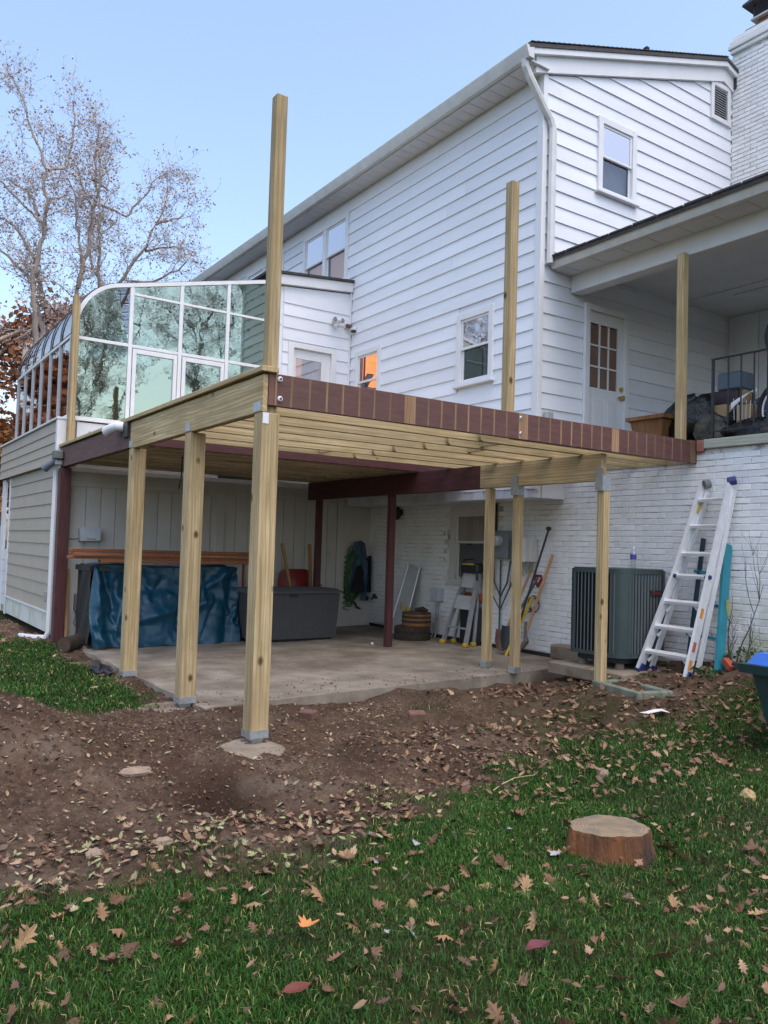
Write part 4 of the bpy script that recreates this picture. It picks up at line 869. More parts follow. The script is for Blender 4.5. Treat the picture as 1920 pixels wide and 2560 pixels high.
# step ladder
def stepladder():
    s = thing('step_ladder', 'folded aluminium step ladder with yellow feet leaning by the basement window', 'step ladder', (-3.55, 4.8, .09)); z = .09
    fl_, fr_, tl, tr = (-3.80, 4.72, z), (-3.30, 4.72, z), (-3.66, 5.0, 1.10), (-3.40, 5.0, 1.10)
    for a, c in ((fl_, tl), (fr_, tr)): MB().bar(a, c, .03, .065, up=(0, 1, 0)).build('front_rail', alud, s)
    for a, c in (((-3.80, 4.92, z), (-3.66, 5.04, 1.08)), ((-3.36, 4.92, z), (-3.40, 5.04, 1.08))): MB().bar(a, c, .025, .04, up=(0, 1, 0)).build('rear_rail', alud, s)
    for k, t in enumerate((.24, .56, .86)):
        a, c = Vector(fl_).lerp(Vector(tl), t), Vector(fr_).lerp(Vector(tr), t); w_ = .06 if k == 0 else .12; MB().bar(a + Vector((.02, 0, 0)), c - Vector((.02, 0, 0)), w_ if k == 0 else .05, .02, up=(0, 0, 1)).build('tread', alud, s)
        if k: MB().bar((a + c) / 2 + Vector((-(c - a).length / 2 + .02, -.01, .03)), (a + c) / 2 + Vector(((c - a).length / 2 - .02, -.01, .03)), .012, .20, up=(0, .35, 1)).build('platform', PM('light_platform', (.40, .41, .41), .5), s)
    bx('top_tray', blackp, s, -3.72, -3.34, 4.93, 5.08, 1.10, 1.24, b=.03); bx('tray_edge', yel, s, -3.66, -3.40, 4.925, 4.929, 1.215, 1.235)
    mb = MB(); mb.tube([(-3.70, 4.96, 1.0), (-3.65, 4.95, 1.28), (-3.42, 4.95, 1.30), (-3.36, 4.96, 1.0)], .016, 8); mb.build('hand_rail', blackp, s)
    for p_ in (fl_, fr_, (-3.80, 4.92, z), (-3.36, 4.92, z)): bx('foot', yel, s, p_[0] - .035, p_[0] + .035, p_[1] - .04, p_[1] + .03, z - .004, z + .055, b=.012)
stepladder()
tag(bx('black_crate', blackp, None, -3.72, -3.38, 4.95, 5.09, .09, .62, b=.02), 'black case standing on the slab behind the step ladder', 'case')
tag(bx('orange_tool_box', PM('orange_brown', (.22, .05, .015), .6), None, -3.78, -3.34, 5.0, 5.095, .70, .82, b=.02), 'rusty orange bundle tucked behind the step ladder', 'bundle')
# electric meter, panel and cables
me_ = thing('electric_meter', 'grey electric meter with round glass dial and conduits on the brick', 'electric meter', (-3.0, YB, 1.5)); bx('meter_box', PM('meter_grey', (.17, .19, .20), .5), me_, -3.10, -2.80, YB - .13, YB - .012, 1.32, 1.70, b=.012)
MB().tube([(-2.97, YB - .13, 1.56), (-2.97, YB - .20, 1.56), (-2.97, YB - .215, 1.56)], [.075, .07, .05], 18).build('dial', PM('dial_glass', (.45, .46, .46), .15), me_); bx('riser_conduit', blackp, me_, -3.22, -3.13, YB - .10, YB - .012, 1.35, 2.09, b=.02)
mb = MB(); mb.tube([(-3.16, YB - .06, 1.34), (-3.12, YB - .06, 1.0), (-2.98, YB - .07, .80), (-2.86, YB - .06, 1.0), (-2.80, YB - .06, 1.3)], .013, 8); mb.tube([(-3.22, YB - .06, 1.32), (-3.18, YB - .06, .85), (-2.98, YB - .07, .62), (-2.80, YB - .06, .95), (-2.74, YB - .06, 1.3)], .011, 8); mb.tube([(-3.02, YB - .04, 1.3), (-3.02, YB - .04, .1)], .012, 6); mb.build('cable', PM('grey_cable', (.07, .075, .08), .6), me_)
ep = thing('breaker_panel', 'cream electrical panel box on the brick beside the meter', 'electrical panel', (-2.48, YB, 1.43)); bx('panel_box', creamw, ep, -2.66, -2.34, YB - .15, YB - .012, 1.29, 1.60, b=.01); bx('panel_cover', PM('cover_cream', (.62, .61, .56), .5), ep, -2.665, -2.42, YB - .158, YB - .1505, 1.29, 1.60, b=.003)
mb = MB()
for k in range(6): mb.tube([(-2.62 + k * .05, YB - .06, 1.29), (-2.60 + k * .04, YB - .05, 1.2), (-2.58 + k * .03 + .05 * math.sin(k), YB - .03, 1.10 + .03 * k)], .008, 5)
mb.build('wire', PM('tan_wire', (.32, .30, .25), .7), ep)
tag(MB().tube([(-2.36 + .10 * math.cos(t), YB - .05, .72 + .10 * math.sin(t) + t * .004) for t in np.linspace(0, 11, 40)] + [(-2.55, YB - .04, .62)], .008, 5).build('cable_loop', blackp), 'thin black cable looped against the brick above the shovels', 'cable')
# long tools leaning on the wall
def tool(name, label, cat, foot, top, rad, mat, head=None, grip=None):
    t = thing(name, label, cat, foot); MB().tube([foot, Vector(foot).lerp(Vector(top), .5), top], rad, 8).build('shaft', mat, t)
    if head: head(t, Vector(foot))
    if grip: grip(t, Vector(top))
    return t
steel = PM('dull_steel', (.13, .115, .10), .55, .3, 9, .3, metal=.4); rustb = PM('brown_blade', (.16, .085, .06), .7, .3, 8, .3)
def blade(mat, w=.11, h=.28):
    def f_(t, p):
        rws = [[(p.x + s_ * w * (1 if j < 6 else .75 if j < 8 else .35) * (1), p.y - .03 - .05 * (1 - s_ * s_) * .5 - .004 * j, p.z + .02 - h * j / 8 + .02) for s_ in np.linspace(-1, 1, 9)] for j in range(9)]
        drape('blade', mat, rws, t)
    return f_
def dgrip(mat):
    def f_(t, p): MB().tube([p + Vector((0, 0, -.12)), p + Vector((-.06, 0, -.02)), p + Vector((-.055, 0, .02)), p + Vector((.055, 0, .02)), p + Vector((.06, 0, -.02)), p + Vector((0, 0, -.12))], .017, 8).build('d_grip', mat, t)
    return f_
tool('shovel', 'square shovel with brown blade and wooden shaft between the rear posts', 'shovel', (-2.60, 4.80, .36), (-2.40, 5.06, 1.20), .017, hw, blade(rustb, .14, .27))
tool('spade', 'dark spade with a red D shaped grip leaning on the brick', 'spade', (-2.50, 4.78, .42), (-2.24, 5.02, 1.10), .016, steel, blade(PM('dark_blade', (.03, .04, .045), .5), .11, .30), dgrip(redpaint))
tool('pry_bar', 'tall black iron digging bar leaning on the brick', 'digging bar', (-2.40, 4.70, .10), (-2.10, 5.05, 1.72), .014, blackp, grip=lambda t, p: MB().lathe([(.015, -.02), (.035, .0), (.035, .02), (.02, .035)], p.x, p.y, 10, p.z).build('bar_head', blackp, t))
tool('yellow_post_digger', 'yellow fibreglass handled tool leaning beside the black bar', 'garden tool', (-2.42, 4.66, .09), (-2.26, 4.95, .85), .02, yel)
tool('mattock', 'wooden handled mattock leaning beside the condenser', 'mattock', (-2.20, 4.80, .42), (-2.02, 5.05, 1.40), .02, hw, lambda t, p: MB().tube([p + Vector((-.02, 0, .12)), p + Vector((0, -.02, -.05)), p + Vector((.03, -.03, -.12)), p + Vector((-.02, -.05, -.2)), p + Vector((-.16, -.08, -.31))], [.018, .02, .035, .03, .012], 8).build('mattock_head', steel, t))
tag(MB().tube([(-1.80, 4.92, .14), (-1.80, 4.92, .24)], .045, 12).build('paint_can', PM('dull_tin', (.4, .4, .38), .5)), 'small pale can on the ground beside the condenser', 'can')
tag(bx('cinder_block', footc, None, -1.86, -1.35, 4.86, 5.02, .12, .30, b=.02), 'grey concrete block on the ground left of the condenser', 'block')
tag(MB().tube([(-4.15, 3.74, .078), (-4.13, 3.76, .085)], [.03, .02], 8).build('paper_scrap', whitet), 'tiny white scrap on the slab by the oxblood post', 'scrap')

# ------------------------------------------------------------------ air conditioner and neighbours
ac = thing('air_conditioner', 'dark green grey condenser unit with vertical louvres on a concrete pad', 'air conditioner', (-.56, 4.55, .24))
acg = PM('condenser_paint', (.036, .056, .056), .5, .15, 5, .1, 50, dirt=((.06, .07, .07), 4, .62)); acl = PM('condenser_louvre', (.075, .095, .10), .45, .1, 5, .1); acd = PM('condenser_core', (.012, .015, .017), .7, .2)
AX, AY, AH = -.57, 4.56, .39
def rrect(h, r, k=7):
    pts = []
    for cx_, cy_, a0 in ((h - r, h - r, 0), (-(h - r), h - r, PI / 2), (-(h - r), -(h - r), PI), (h - r, -(h - r), 1.5 * PI)):
        for i in range(k): pts.append((AX + cx_ + r * math.cos(a0 + PI / 2 * i / (k - 1)), AY + cy_ + r * math.sin(a0 + PI / 2 * i / (k - 1))))
    return pts
MB().prism(rrect(AH - .03, .13), 'z', .38, 1.24).build('coil_core', acd, ac)
MB().prism(rrect(AH, .15), 'z', 1.225, 1.262).build('top_rim', acg, ac); MB().prism(rrect(AH - .02, .13), 'z', 1.2625, 1.278).build('top_cover', acg, ac); MB().prism(rrect(AH, .15), 'z', .36, .40).build('base_pan', acg, ac); MB().prism(rrect(AH - .07, .1), 'z', .30, .359).build('base_skirt', acd, ac)
for s_ in range(4):
    ca, sa = ((1, 0), (0, 1), (-1, 0), (0, -1))[s_]
    for k in range(12):
        u = -.27 + k * .0491; x, y_ = AX + ca * (AH - .012) - sa * u, AY + sa * (AH - .012) + ca * u; MB().bar((x, y_, .401), (x, y_, 1.224), .012, .022, up=(ca * .8 - sa * .6, sa * .8 + ca * .6, 0)).build('louvre', acl, ac)
for cx_, cy_, a0 in ((1, 1, 0), (-1, 1, PI / 2), (-1, -1, PI), (1, -1, 1.5 * PI)):
    r = .15; pts = [(AX + cx_ * (AH - r) + r * math.cos(a0 + PI / 2 * i / 9), AY + cy_ * (AH - r) + r * math.sin(a0 + PI / 2 * i / 9)) for i in range(10)]
    mb = MB(); mb.add([(x, y_, z) for z in (.4005, 1.2245) for x, y_ in pts], [(i, i + 1, 11 + i, 10 + i) for i in range(9)]); mb.build('corner_post', acg, ac, smooth=True)
for dx, dy in ((-.25, -.25), (.25, -.25), (-.25, .25), (.25, .25)): MB().tube([(AX + dx, AY + dy, .235), (AX + dx, AY + dy, .305)], [.05, .04], 10).build('foot', footc, ac)
bd = bx('badge', blackp, ac, AX + AH - .002, AX + AH + .010, AY + .05, AY + .20, 1.00, 1.06, b=.002)
cu = bpy.data.curves.new('badge_text', 'FONT'); cu.body = 'Trane'; cu.size = .062; cu.shear = .3; cu.align_x = 'CENTER'; to = bpy.data.objects.new('tmp', cu); COL.objects.link(to); bpy.context.view_layer.update(); me = bpy.data.meshes.new_from_object(to); bpy.data.objects.remove(to)
me.materials.append(PM('red_badge_print', (.42, .02, .02), .5)); bt = link('badge_lettering', me, None, bd, (AX + AH + .0115, AY + .125, 1.012)); bt.rotation_euler = (PI / 2, 0, PI / 2)
tag(bx('condenser_pad', footc, None, -1.10, -.06, 4.05, 5.06, .10, .235, b=.015), 'thin concrete pad under the condenser', 'pad')
# bottle on the condenser
bo = thing('water_bottle', 'clear plastic water bottle with purple label standing on the condenser', 'bottle', (-.42, 4.62, 1.279))
clear = GLASS('clear_plastic', (1, 1, 1), .12, (.86, .9, .93), .1); MB().lathe([(.030, 0), (.033, .01), (.031, .06), (.033, .10), (.033, .15), (.028, .175), (.013, .20), (.013, .212)], -.42, 4.62, 16, 1.279).build('bottle_body', clear, bo, smooth=True); MB().lathe([(.0338, .10), (.0338, .15)], -.42, 4.62, 16, 1.279).build('label', PM('purple_label', (.06, .04, .25), .4), bo); MB().lathe([(.016, .212), (.016, .235)], -.42, 4.62, 12, 1.279).build('cap', whitet, bo)
# multi-position ladder
ld = thing('extension_ladder', 'tall silver multi position ladder with blue feet leaning on the brick', 'ladder', (.1, 4.45, .22)); bluef = PM('blue_rubber', (.018, .03, .14), .55, .2)
FL, FR, TL, TR = Vector((-.17, 4.45, .25)), Vector((.39, 4.45, .24)), Vector((.14, 5.03, 2.16)), Vector((.46, 5.03, 2.17))
upv = Vector((0, -.957, .29))
knee = .565
KL, KR = FL.lerp(TL, knee), FR.lerp(TR, knee)
KL.x += .035; KR.x -= .0
FLi, FRi = FL + Vector((.0, 0, 0)), FR
for a, c, nm in ((FL, KL, 'lower_outer_rail'), (FR, KR, 'lower_outer_rail')): MB().bar(a + upv * .015, c + upv * .015,   .030, .095, up=upv).build(nm, alu, ld)
for a, c, nm in ((KL, TL, 'upper_rail'), (KR, TR, 'upper_rail')): MB().bar(a + upv * .02, c + upv * .02, .028, .085, up=upv).build(nm, alu, ld)
for a, c in ((FL + Vector((.05, .12, .02)), TL + Vector((.03, .035, -.05))), (FR + Vector((.02, .12, .02)), TR + Vector((.01, .035, -.05)))): MB().bar(a, c, .024, .06, up=upv).build('rear_rail', alu, ld)
lp = lambda a, c, t: (KL if False else a).lerp(c, t)
def railp(t, side):
    F_, K_, T_ = (FL, KL, TL) if side < 0 else (FR, KR, TR); return F_.lerp(K_, t / knee) if t < knee else K_.lerp(T_, (t - knee) / (1 - knee))
for t in (.10, .235, .37, .63, .78, .925):
    a, c = railp(t, -1), railp(t, 1); MB().bar(a + Vector((.012, -.01, 0)), c + Vector((-.012, -.01, 0)), .075, .03, up=(0, -.25, 1)).build('rung', alu, ld)
a, c = railp(.51, -1), railp(.51, 1); MB().bar(a, c, .06, .03, up=(0, -.3, 1)).build('rung', alu, ld)
for e in (a, c): MB().tube([e + Vector((-.03, -.04, 0)), e + Vector((.03, -.04, 0))], .022, 10).build('locking_knob', bluef, ld)
for t in (.10, .235, .37):
    for sd_ in (-1, 1):
        e = railp(t, sd_); w_ = -sd_; MB().bar(e + Vector((w_ * .02, -.01, -.10)), e + Vector((w_ * .11, -.01, -.015)), .03, .008, up=(0, 1, .2)).build('rung_gusset', alu, ld)
for e in (FL, FR): MB().bar(e + Vector((-.012, -.02, -.05)), e + Vector((.012, .03, .05)), .06, .10, up=upv).build('rubber_foot', bluef, ld)
for e in (FL + Vector((.05, .12, -.0)), FR + Vector((.02, .12, .0))): MB().bar(e + Vector((0, 0, -.04)), e + Vector((0, .02, .03)), .045, .08, up=upv).build('rubber_foot', bluef, ld)
MB().tube([TL + Vector((.02, -.02, .02)), TL + Vector((.055, .03, .035))], [.05, .045], 12).build('top_bumper', PM('grey_rubber', (.15, .16, .16), .7), ld); MB().tube([TR + Vector((-.02, -.03, .03)), TR + Vector((.035, .02, .045))], [.045, .045], 12).build('top_bumper', bluef, ld)
lab = PM('orange_label', (.55, .22, .03), .6)
for t, c_ in ((.04, lab), (.13, PM('red_label', (.45, .12, .07), .6)), (.30, lab)): e = railp(t, 1); MB().bar(e + Vector((.0145, -.03, 0)), e + (TR - FR) * .05 + Vector((.0145, -.03, 0)), .004, .045, up=upv).build('warning_label', c_, ld)
for t in (.88, .90): e = railp(t, -1); MB().bar(e + Vector((.0145, -.01, -.05)), e + Vector((.028, .01, .02)), .004, .03, up=upv).build('warning_label', yel, ld)
tl_ = thing('teal_ladder', 'teal fibreglass ladder behind the silver ladder', 'ladder', (.4, 4.8, .3)); tealm = PM('teal_fibreglass', (.02, .20, .26), .45, .15, 6)
for a, c, mt in (((.56, 4.70, .30), (.40, 5.07, 1.56), tealm), ((.14, 4.80, .30), (.12, 5.07, 1.62), PM('navy_side', (.012, .035, .055), .5))): MB().bar(a, c, .03, .10 if mt is tealm else .04, up=(-.2, -.95, .25)).build('rail', mt, tl_)
for t in (.25, .5, .75): MB().bar(Vector((.10, 4.78, .30)).lerp(Vector((.06, 5.07, 1.6)), t), Vector((.56, 4.70, .30)).lerp(Vector((.40, 5.07, 1.56)), t), .03, .03).build('rung', tealm, tl_)
bx('ladder_label', PM('yellow_green_label', (.45, .42, .10), .6), tl_, .50, .53, 4.905, 4.915, .85, 1.0)
# sapling against the wall
sp = thing('bare_sapling', 'leafless sapling growing against the white brick wall', 'sapling', (.52, 5.0, .35)); mb = MB(); twig = PM('sapling_bark', (.10, .085, .07), .9, .3)
def spr(p, d, ln, r, lv):
    pts = [p]; q = p.copy(); dd = d.copy()
    for i in range(6): dd = (dd + Vector((random.uniform(-.2, .2), random.uniform(-.10, .06), random.uniform(-.05, .15)))).normalized(); q = q + dd * ln / 6; q.y = min(q.y, 5.08); pts.append(q.copy())
    mb.tube(pts, [r * (1 - .75 * i / 6) for i in range(7)], 5, cap=False)
    if lv: 
        for k in range(3): spr(pts[random.randint(1, 5)], (dd + Vector((random.uniform(-1, 1), random.uniform(-.3, 0), random.uniform(0, .6)))).normalized(), ln * .55, r * .5, lv - 1)
for dx, ln in ((0, .75), (.05, .95), (.12, .6), (-.04, .5)): spr(Vector((.50 + dx, 4.98, .30)), Vector((dx * 3 + .05, 0, 1)).normalized(), ln, .009, 2)
mb.build('stem', twig, sp)
leafg = PM('ivy_leaf', (.05, .09, .025), .7, .4, 8, 0)
def leafcluster(name, label, c, ex, count, size, mat, cat='plant', thingparent=None):
    V = []; F = []
    for k in range(count):
        p = np.array(c) + (RS.rand(3) - .5) * 2 * np.array(ex); a = RS.randn(3); a /= np.linalg.norm(a); b_ = np.cross(a, RS.randn(3)); b_ /= np.linalg.norm(b_); s_ = size * (.6 + RS.rand() * .7); i0_ = len(V)
        V += [p - a * s_, p + b_ * s_ * .5, p + a * s_, p - b_ * s_ * .5]; F.append((i0_, i0_ + 1, i0_ + 2, i0_ + 3))
    return tag(npmesh(name, V, F, mat, None, c), label, cat)
leafcluster('wall_weeds', 'low green weeds growing at the foot of the brick by the sapling', (.85, 4.93, .45), (.35, .10, .09), 150, .035, leafg)
leafcluster('ladder_weeds', 'small green weeds beside the foot of the teal ladder', (.52, 4.55, .29), (.16, .10, .06), 90, .035, leafg)
# red tool by the ladder, concrete frame, trash bin
rt = thing('hedge_trimmer', 'red and black power tool lying on the leaves by the brick', 'power tool', (.66, 4.75, .36)); MB().bar((.60, 4.74, .43), (.70, 4.70, .36), .06, .055).build('motor_body', PM('orange_red', (.36, .06, .03), .5), rt); MB().bar((.69, 4.72, .40), (.78, 4.74, .37), .045, .05).build('grip', blackp, rt); MB().tube([(.60, 4.74, .44), (.52, 4.82, .50), (.42, 4.9, .56)], .008, 5).build('cord', blackp, rt)
cf = thing('concrete_planter_ring', 'mossy hollow rectangular concrete ring lying in the leaves', 'concrete ring', (.18, 3.95, .1)); moss = PM('mossy_concrete', (.17, .19, .15), .9, .2, 8, .5, dirt=((.09, .12, .06), 5, .5))
Mz = Matrix.Translation((.20, 3.85, .155)) @ Matrix.Rotation(math.radians(-14), 4, 'Z')
for a in ((-.36, .36, -.20, -.14), (-.36, .36, .14, .20), (-.36, -.28, -.139, .139), (.28, .36, -.139, .139)):
    mb = MB(); mb.cbox(a[0], a[1], a[2], a[3], -.06, .03, .012); mb.v = [tuple(Mz @ Vector(p_)) for p_ in mb.v]; mb.build('frame_side', moss, cf)
tb = thing('trash_bin', 'dark green wheeled bin with a bright blue lid at the right edge', 'trash bin', (2.2, 3.4, 0)); binm = PM('dark_green_bin', (.012, .035, .035), .5, .2, 5, .1); bluel = PM('blue_lid', (.03, .13, .48), .4, .15, 4)
def frus(x0, x1, y0, y1, z0, X0, X1, Y0, Y1, z1): return MB().add([(x0, y0, z0), (x1, y0, z0), (x1, y1, z0), (x0, y1, z0), (X0, Y0, z1), (X1, Y0, z1), (X1, Y1, z1), (X0, Y1, z1)], [(3, 2, 1, 0), (4, 5, 6, 7), (0, 1, 5, 4), (1, 2, 6, 5), (2, 3, 7, 6), (3, 0, 4, 7)])
frus(2.07, 2.55, 3.10, 3.60, .02, 1.93, 2.67, 3.02, 3.70, .60).build('bin_body', binm, tb); frus(1.86, 2.73, 2.97, 3.76, .601, 1.85, 2.74, 2.96, 3.77, .665).build('bin_rim', binm, tb); frus(1.90, 2.67, 3.0, 3.72, .667, 1.94, 2.63, 3.06, 3.66, .745).build('lid', bluel, tb); bx('lid_handle', bluel, tb, 1.965, 2.06, 3.30, 3.42, .736, .80, b=.012)
MB().tube([(2.12, 3.62, .12), (2.12, 3.70, .12)], .11, 16).build('wheel', blackp, tb)
# gutter outlet at the sunroom corner and other small fittings
dsx = thing('corner_downspout', 'white downspout running down the beige wall corner to a splash outlet', 'downspout', (-6.4, -.05, 0)); MB().tube([(-6.40, -.045, 2.35), (-6.40, -.045, .14), (-6.42, -.07, .06), (-6.7, -.16, .03), (-7.2, -.26, .015)], [.035, .035, .04, .045, .035], 8).build('pipe', whitet, dsx)
ou = thing('wall_outlet', 'small weathered outlet cover on the beige siding', 'outlet', (-6.75, 0, .6)); bx('cover', PM('outlet_beige', (.30, .28, .24), .6), ou, -6.80, -6.70, YF - .075, YF - .020, .52, .67, b=.01)
sl_ = thing('motion_light', 'grey outdoor spotlight fixture on the end of the oxblood beam', 'light', (-6.3, -.06, 2.5)); gm = PM('grey_green_metal', (.12, .14, .13), .6)
MB().cbox(-6.30, -6.14, -.13, -.006, 2.48, 2.60, .015).build('housing', gm, sl_); MB().tube([(-6.25, -.08, 2.48), (-6.30, -.14, 2.42), (-6.38, -.20, 2.36)], [.03, .045, .06], 12).build('lamp_head', PM('blue_grey_lamp', (.13, .14, .18), .5), sl_); MB().cbox(-6.26, -6.18, -.10, -.008, 2.40, 2.478, .012).build('sensor', PM('pale_sensor', (.35, .36, .36), .5), sl_)
el = thing('pipe_elbow', 'white plastic drain elbow poking through the front beam', 'pipe', (-3.5, -.05, 2.6)); MB().tube([(-3.38, -.006, 2.625), (-3.42, -.06, 2.63), (-3.52, -.10, 2.615), (-3.62, -.13, 2.585)], [.052, .052, .052, .056], 14).build('elbow', whitet, el); bx('collar', blackp, el, -3.36, -3.20, -.03, -.003, 2.50, 2.655)
tag(MB().tube([(-4.1, .9, 2.44), (-4.1, .9, 2.2), (-4.12, .88, 2.05)], .008, 5).build('hanging_wire', blackp), 'short dark wire hanging from the old joists', 'wire')
tag(bx('red_bracket', PM('faded_red_bracket', (.30, .10, .08), .7, .2), None, .02, .10, YB - .055, YB - .01, 2.54, 2.665, b=.008), 'faded red metal bracket at the end of the porch edge board', 'bracket')

# ------------------------------------------------------------------ porch clutter
pz = 2.658
pl = thing('wooden_planter', 'square wooden planter box with flared rim on the porch', 'planter', (-.95, 5.45, pz)); plw = WOOD('planter_wood', (.16, .075, .03), (.30, .15, .07), 'z', 0)
frus(-1.02, -.68, 5.40, 5.70, pz, -1.08, -.62, 5.34, 5.76, 3.02).build('tub', plw, pl); frus(-1.12, -.58, 5.30, 5.80, 3.021, -1.12, -.58, 5.30, 5.80, 3.065).build('rim', plw, pl)
for x in (-.95, -.85, -.75): bx('stave', plw, pl, x - .045, x + .045, 5.372, 5.385, pz + .06, 3.0)
def blob(name, label, cat, c, e, mat, seed, parent=None):
    rs = np.random.RandomState(seed); V = []; n1, n2 = 12, 20
    for i in range(n1 + 1):
        for j in range(n2):
            t, p_ = PI * i / n1, 2 * PI * j / n2; r = 1 + .18 * math.sin(3 * p_ + seed + 2 * t) + .12 * math.sin(5 * t + 2 * p_) + rs.uniform(-.06, .06)
            V.append((c[0] + e[0] * r * math.sin(t) * math.cos(p_), c[1] + e[1] * r * math.sin(t) * math.sin(p_), max(pz + .002, c[2] + e[2] * r * math.cos(t))))
    F = [(i * n2 + j, i * n2 + (j + 1) % n2, (i + 1) * n2 + (j + 1) % n2, (i + 1) * n2 + j) for i in range(n1) for j in range(n2)]
    return tag(MB().add(V, F).build(name, mat, None, smooth=True), label, cat)
bagm = PM('black_bag', (.006, .008, .009), .35, .4, 7, .8, 9, bdist=.05); bagg = PM('grey_cover', (.05, .055, .065), .8, .4, 7, .8, 10, bdist=.05); bagt = PM('dark_teal_cloth', (.012, .03, .038), .8, .4, 6, .8, 10, bdist=.04); camo = PM('camo_cloth', (.05, .05, .04), .9, .6, 9, .6, 14, col2=(.13, .12, .10), bdist=.03)
blob('black_bag', 'large black plastic bag slumped behind the wooden planter', 'bag', (-.48, 5.75, 3.0), (.48, .26, .26), bagm, 3)
blob('mottled_cloth', 'mottled grey bundle at the foot of the porch post', 'bundle', (-.02, 5.38, 2.78), (.16, .15, .18), camo, 5)
blob('dark_bag', 'dark bag lying along the porch edge below the railing', 'bag', (.45, 5.42, 2.74), (.36, .18, .13), bagm, 8); blob('teal_cover', 'crumpled dark teal cover behind the railing', 'cover', (.72, 5.75, 2.90), (.38, .22, .22), bagt, 10); blob('grey_cover', 'grey fabric cover heaped in the porch corner', 'cover', (.30, 6.2, 2.95), (.30, .25, .38), bagg, 12)
card = PM('cardboard', (.36, .24, .13), .85, .12, 5, .1)
for i, (a, lab_) in enumerate((((.13, .30, 5.62, 5.80, pz, 3.10), 'tall cardboard box just behind the railing post'), ((-.12, .02, 5.95, 6.1, 3.18, 3.34), 'small cardboard box on top of the porch pile'), ((-.20, -.05, 5.7, 5.85, 2.9, 3.15), 'cardboard box half hidden by the porch post'))):
    bo_ = tag(bx('cardboard_box', card, None, *a, b=.004), lab_, 'box', 'boxes piled on the porch')
tag(bx('blue_tote', PM('blue_grey_tote', (.07, .10, .13), .5), None, -.30, -.0, 5.9, 6.2, 3.35, 3.56, b=.02), 'blue grey plastic tote on top of the porch pile', 'tote'); tag(bx('dark_chest', PM('dark_maroon', (.035, .018, .02), .6), None, -.42, -.02, 5.86, 6.25, pz, 3.345, b=.02), 'dark maroon chest under the blue tote', 'chest')
wf = thing('wire_basket', 'curved wire basket hanging in front of the cardboard', 'basket', (.22, 5.5, 3.1)); mb = MB()
for k in range(9): mb.tube([(.14 + .30 * t, 5.5 + .05 * math.sin(PI * t), 3.06 + .15 * math.sin(PI * t * .55 + .3) - k * .012 * (1 - t) + k * .004) for t in np.linspace(0, 1, 9)], .003, 4)
for k in range(6): mb.tube([(.16 + k * .05, 5.52, 3.16 - .012 * k), (.17 + k * .045, 5.52, 2.92)], .003, 4)
mb.build('wires', alu, wf)
bk = thing('bicycle', 'bicycle stored upright behind the railing, only its wheels showing at the edge', 'bicycle', (.85, 5.6, pz)); tyre = PM('tyre_rubber', (.012, .014, .018), .7, .2)
for cx_, cz_, nm in ((.80, 3.78, 'front_wheel'), (.73, 2.995, 'rear_wheel')):
    ring = lambda r: [(cx_ + r * math.cos(t), 5.6 + .25 * (0 if nm == 'front_wheel' else -.05) , cz_ + r * math.sin(t)) for t in np.linspace(0, 2 * PI, 37)]
    w_ = MB().tube(ring(.31), .026, 8).build('wheel', tyre, bk); MB().tube(ring(.275), .011, 6).build('rim', alu, w_)
    mb = MB(); 
    for t in np.linspace(0, 2 * PI, 15)[:-1]: mb.tube([(cx_, 5.6, cz_), (cx_ + .27 * math.cos(t), 5.6, cz_ + .27 * math.sin(t))], .0015, 3)
    mb.tube([(cx_, 5.56, cz_), (cx_, 5.64, cz_)], .02, 8); mb.build('spokes', alu, w_)
mb = MB(); bkp = [(.80, 5.6, 3.78), (1.05, 5.6, 3.55), (1.15, 5.6, 3.1), (.73, 5.6, 2.995)]
mb.tube(bkp, .018, 8); mb.tube([bkp[1], (1.35, 5.6, 3.3), bkp[2]], .018, 8); mb.build('frame', PM('blue_frame', (.02, .05, .12), .4), bk)

# ------------------------------------------------------------------ things on the ground
st = thing('tree_stump', 'low round sawn tree stump standing in the lawn', 'stump', (2.65, .65, 0)); n_ = 48; gz_s = gz(2.65, .65)
V = []; RR = .185
for j, (rs_, z) in enumerate(((1.34, -.09), (1.16, -.01), (1.05, .035), (1.02, .095), (.985, .113))):
    for k in range(n_):
        t = 2 * PI * k / n_; r = RR * rs_ * (1 + .04 * math.sin(3 * t + 1) + .03 * math.sin(7 * t + 2) + .022 * math.sin(17 * t + .4 * j) + random.uniform(-.018, .018)); V.append((2.65 + r * math.cos(t), .65 + r * math.sin(t), gz_s + z + .012 * math.cos(t)))
stb = PM('stump_bark', (.16, .060, .020), .95, .5, 10, 1.0, 30, stretch=(1, 1, .25), bdist=.03, dirt=((.03, .018, .012), 5, .47))
MB().add(V, [(j * n_ + k, j * n_ + (k + 1) % n_, (j + 1) * n_ + (k + 1) % n_, (j + 1) * n_ + k) for j in range(4) for k in range(n_)]).build('bark', stb, st, smooth=True)
m, nt, n, l, b = nodes('stump_cut_face'); tc = n.new('ShaderNodeTexCoord'); wv = n.new('ShaderNodeTexWave'); wv.wave_type = 'RINGS'; wv.rings_direction = 'Z'; wv.inputs['Scale'].default_value = 16; wv.inputs['Distortion'].default_value = 3; l.new(tc.outputs['Object'], wv.inputs['Vector'])
c = ramp(nt, wv.outputs['Fac'], [(.2, (.20, .145, .085)), (.8, (.27, .20, .12))]); c = mixc(nt, ramp(nt, noise(nt, coords(nt), 9, 5), [(.42, (0, 0, 0)), (.6, (.9, .9, .9))]), c, (.15, .12, .09)); l.new(c, b.inputs['Base Color']); b.inputs['Roughness'].default_value = .9; bump(nt, noise(nt, coords(nt), 30, 4), b, .5, .01)
